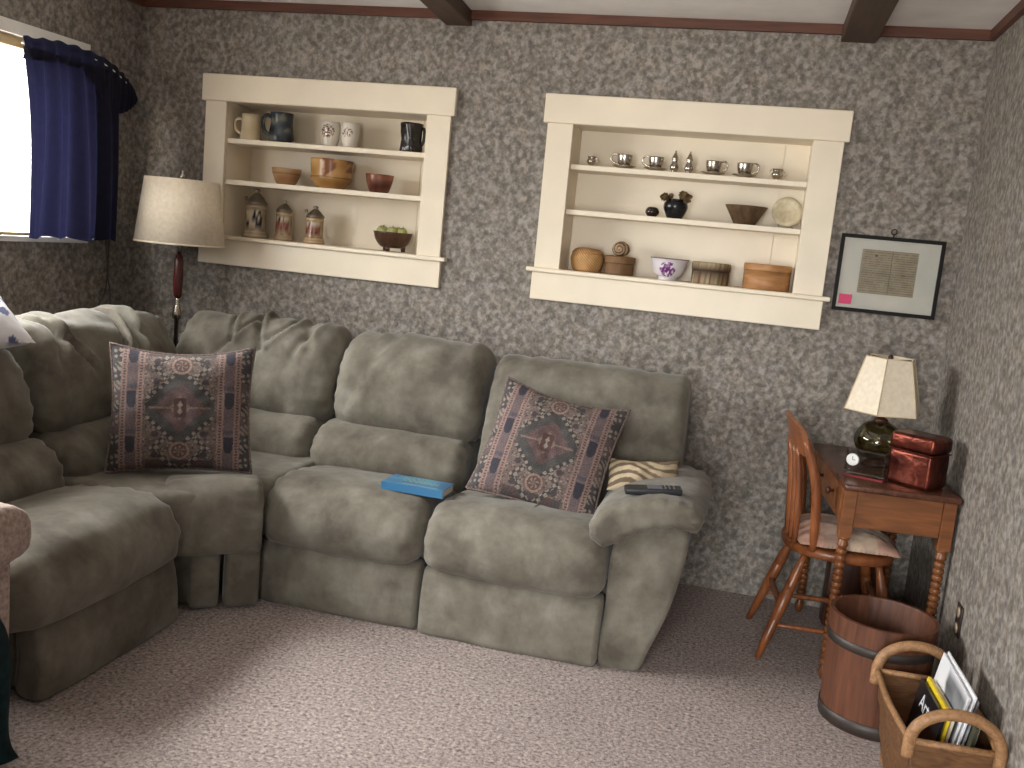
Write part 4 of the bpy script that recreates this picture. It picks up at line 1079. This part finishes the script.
# ---------------------------------------------------------------- magazine basket
BC, BR = (.616, -1.385), R_(4)
bk2 = thing('magazine_basket', 'brown bark basket with two arched end handles holding magazines', 'basket', (*BC, 0), BR)
WX, WY, HB = .106, .205, .255
def wall_panel(p00, p10, p11, p01, bulge, n):
    bm = bmesh.new(); g = []
    n = Vector(n)
    for j in range(13):
        row = []
        for i in range(25):
            u, v = i / 24, j / 12
            q = Vector(p00).lerp(Vector(p10), u).lerp(Vector(p01).lerp(Vector(p11), u), v) + n * (bulge * math.sin(PI * u) + .003 * nz(u * 7, v * 5, bulge * 99) + .0018 * math.sin(v * 60))
            row.append(bm.verts.new(q))
        g.append(row)
    for j in range(12):
        for i in range(24): bm.faces.new((g[j][i], g[j][i + 1], g[j + 1][i + 1], g[j + 1][i]))
    bmesh.ops.solidify(bm, geom=bm.faces[:], thickness=.008); return bm
bx0, by0 = .068, .175
obj('side_panel', wall_panel((-bx0, -by0, .012), (-bx0, by0, .012), (-WX, WY, HB), (-WX, -WY, HB), .012, (-1, 0, 0)), WICKER, bk2)
obj('side_panel', wall_panel((bx0, -by0, .012), (bx0, by0, .012), (WX, WY, HB), (WX, -WY, HB), .012, (1, 0, 0)), WICKER, bk2)
obj('end_panel', wall_panel((-bx0, -by0, .012), (bx0, -by0, .012), (WX, -WY, HB), (-WX, -WY, HB), .004, (0, -1, 0)), WICKER, bk2)
obj('end_panel', wall_panel((-bx0, by0, .012), (bx0, by0, .012), (WX, WY, HB), (-WX, WY, HB), .004, (0, 1, 0)), WICKER, bk2)
obj('bottom', B(-bx0 - .004, bx0 + .004, -by0, by0, .004, .016), WICKER, bk2, smooth=False)
for s in (-1, 1):
    obj('rim', tube([(s * WX, -WY, HB), (s * (WX + .012), 0, HB + .004), (s * WX, WY, HB)], .009, 8, smooth=16), WICK2, bk2)
    obj('rim', tube([(-WX, s * WY, HB), (WX, s * WY, HB)], .009, 8), WICK2, bk2)
    arch = [(-WX * 1.02, s * (WY + .004), .215), (-WX, s * (WY + .006), HB + .02), (-WX * .78, s * (WY + .008), HB + .060), (-WX * .3, s * (WY + .008), HB + .086), (WX * .3, s * (WY + .008), HB + .086), (WX * .78, s * (WY + .008), HB + .060), (WX, s * (WY + .006), HB + .02), (WX * 1.02, s * (WY + .004), .215)]
    obj('handle', tube(arch, .0150, 10, smooth=44), WICK2, bk2)
def inb(x, y, z): return Matrix.Translation((*BC, 0)) @ Matrix.Rotation(BR, 4, 'Z') @ Matrix.Translation((x, y, z))
def mag(name, x, y, z, w, h, th, lean, mat, label, cat, yaw=0, pages=True, curl=.0, roll=0, col=None):
    """booklet standing on its spine: length w along y, height h, leaning by lean about y"""
    bm = bmesh.new(); n = 14; g = []
    for side in (0, 1):
        rows = []
        for j in range(n + 1):
            row = []
            for i in range(n + 1):
                u, v = i / n, j / n
                row.append(bm.verts.new((th * (side - .5) + curl * v * v * (1 + .4 * math.sin(u * 5)), (u - .5) * w, v * h)))
            rows.append(row)
        g.append(rows)
    for side in (0, 1):
        for j in range(n):
            for i in range(n): bm.faces.new((g[side][j][i], g[side][j][i + 1], g[side][j + 1][i + 1], g[side][j + 1][i]))
    for i in range(n):
        for (j0, sl) in ((0, 0), (n, 0)): bm.faces.new((g[0][j0][i], g[0][j0][i + 1], g[1][j0][i + 1], g[1][j0][i]))
        for i0 in (0, n): bm.faces.new((g[0][i][i0], g[0][i + 1][i0], g[1][i + 1][i0], g[1][i][i0]))
    o = obj(name, bm, mat, auto=50)
    if col: colorize(o, col)
    o.matrix_world = inb(x, y, z) @ Matrix.Rotation(yaw, 4, 'Z') @ Matrix.Rotation(lean, 4, 'Y') @ Matrix.Rotation(roll, 4, 'X'); return tag(o, label, cat, 'reading matter in the bark basket')
YEL = plain('yellow magazine cover', (226, 196, 44), .4, .06); DKM = plain('black magazine cover', (26, 26, 30), .3, .15)
GREY = plain('grey printed page', (128, 130, 134), .6, .25, 40); OLV = plain('dark green brown cover', (62, 60, 46), .5, .2, 30); CRM = plain('cream paper', (204, 194, 170), .7, .08)
mb = mag('magazine', -.042, .005, .018, .235, .272, .007, R_(8), DKM, 'black magazine lettered Art leaning at the left in the basket', 'magazine')
tcu = bpy.data.curves.new('lettering', 'FONT'); tcu.body = 'Art'; tcu.size = .062; tcu.extrude = .0003; tcu.align_x = 'LEFT'
to = bpy.data.objects.new('lettering', tcu); C.objects.link(to)
dg = bpy.context.evaluated_depsgraph_get(); me = bpy.data.meshes.new_from_object(to.evaluated_get(dg)); bpy.data.objects.remove(to)
me.name = 'lettering'; me.materials.clear(); me.materials.append(PAPER)
le = bpy.data.objects.new('lettering', me); C.objects.link(le); le.parent = mb
# letters read along the cover's left face (facing -x), top of the letters up
le.matrix_local = Matrix(((0, 0, -1, -.0046), (-1, 0, 0, .070), (0, 1, 0, .210), (0, 0, 0, 1)))
mag('magazine', -.026, .010, .018, .225, .280, .008, R_(8), YEL, 'magazine with a bright yellow cover edge between black magazine and white papers', 'magazine')
mag('magazine', -.015, .010, .018, .225, .276, .007, R_(8), CRM, 'cream magazine standing tight behind the yellow one', 'magazine')
def printed(co):
    e = .02 + .05 * nz(co.z * 14, 2.2) + (.34 - co.z) * .25
    if co.y < e and co.y > -.118 and co.z < .332: return mix((84, 86, 92), (140, 142, 146), .5 + nz(co.y * 22, co.z * 22))
    return (216, 217, 222)
mag('paper_sheaf', -.003, .030, .018, .26, .345, .005, R_(8), ATTRM, 'tall white sheet with a grey picture standing up beside the cream magazine', 'paper', roll=R_(3), curl=.003, col=printed)
mag('paper_sheaf', .007, .020, .018, .27, .352, .004, R_(8), PAPER, 'white sheet with a slightly bent top just right of the tall sheaf', 'paper', roll=R_(2), curl=.003)
mag('magazine', .017, .010, .018, .27, .335, .005, R_(8), GREY, 'grey printed magazine standing right of the white papers', 'magazine', curl=.002)
mag('magazine', .029, -.010, .018, .28, .272, .009, R_(8), OLV, 'dark green brown magazine along the right side of the basket', 'magazine')
mag('paper_sheaf', .041, .0, .024, .26, .268, .005, R_(8), CRM, 'cream booklet edge against the right rim of the basket', 'paper')

# ---------------------------------------------------------------- outlet on the right wall
ou = thing('wall_outlet', 'dark brown wall outlet plate low on the right wall behind the bucket', 'outlet', (XR, -.925, .36))
BRN = plain('dark brown outlet plastic', (44, 34, 30), .4, .1)
obj('plate', B(-.006, -.0005, -.034, .034, -.050, .050, .002, 2), BRN, ou)
for z in (-.026, .026):
    so_ = obj('socket', lathe([(0, 0), (.017, 0), (.017, .003), (0, .003)], 20), plain('tan outlet socket', (150, 132, 112), .4, .1), ou, loc=(-.006, 0, z)); so_.rotation_euler = (0, -PI / 2, 0)

print('objects', len(bpy.data.objects))
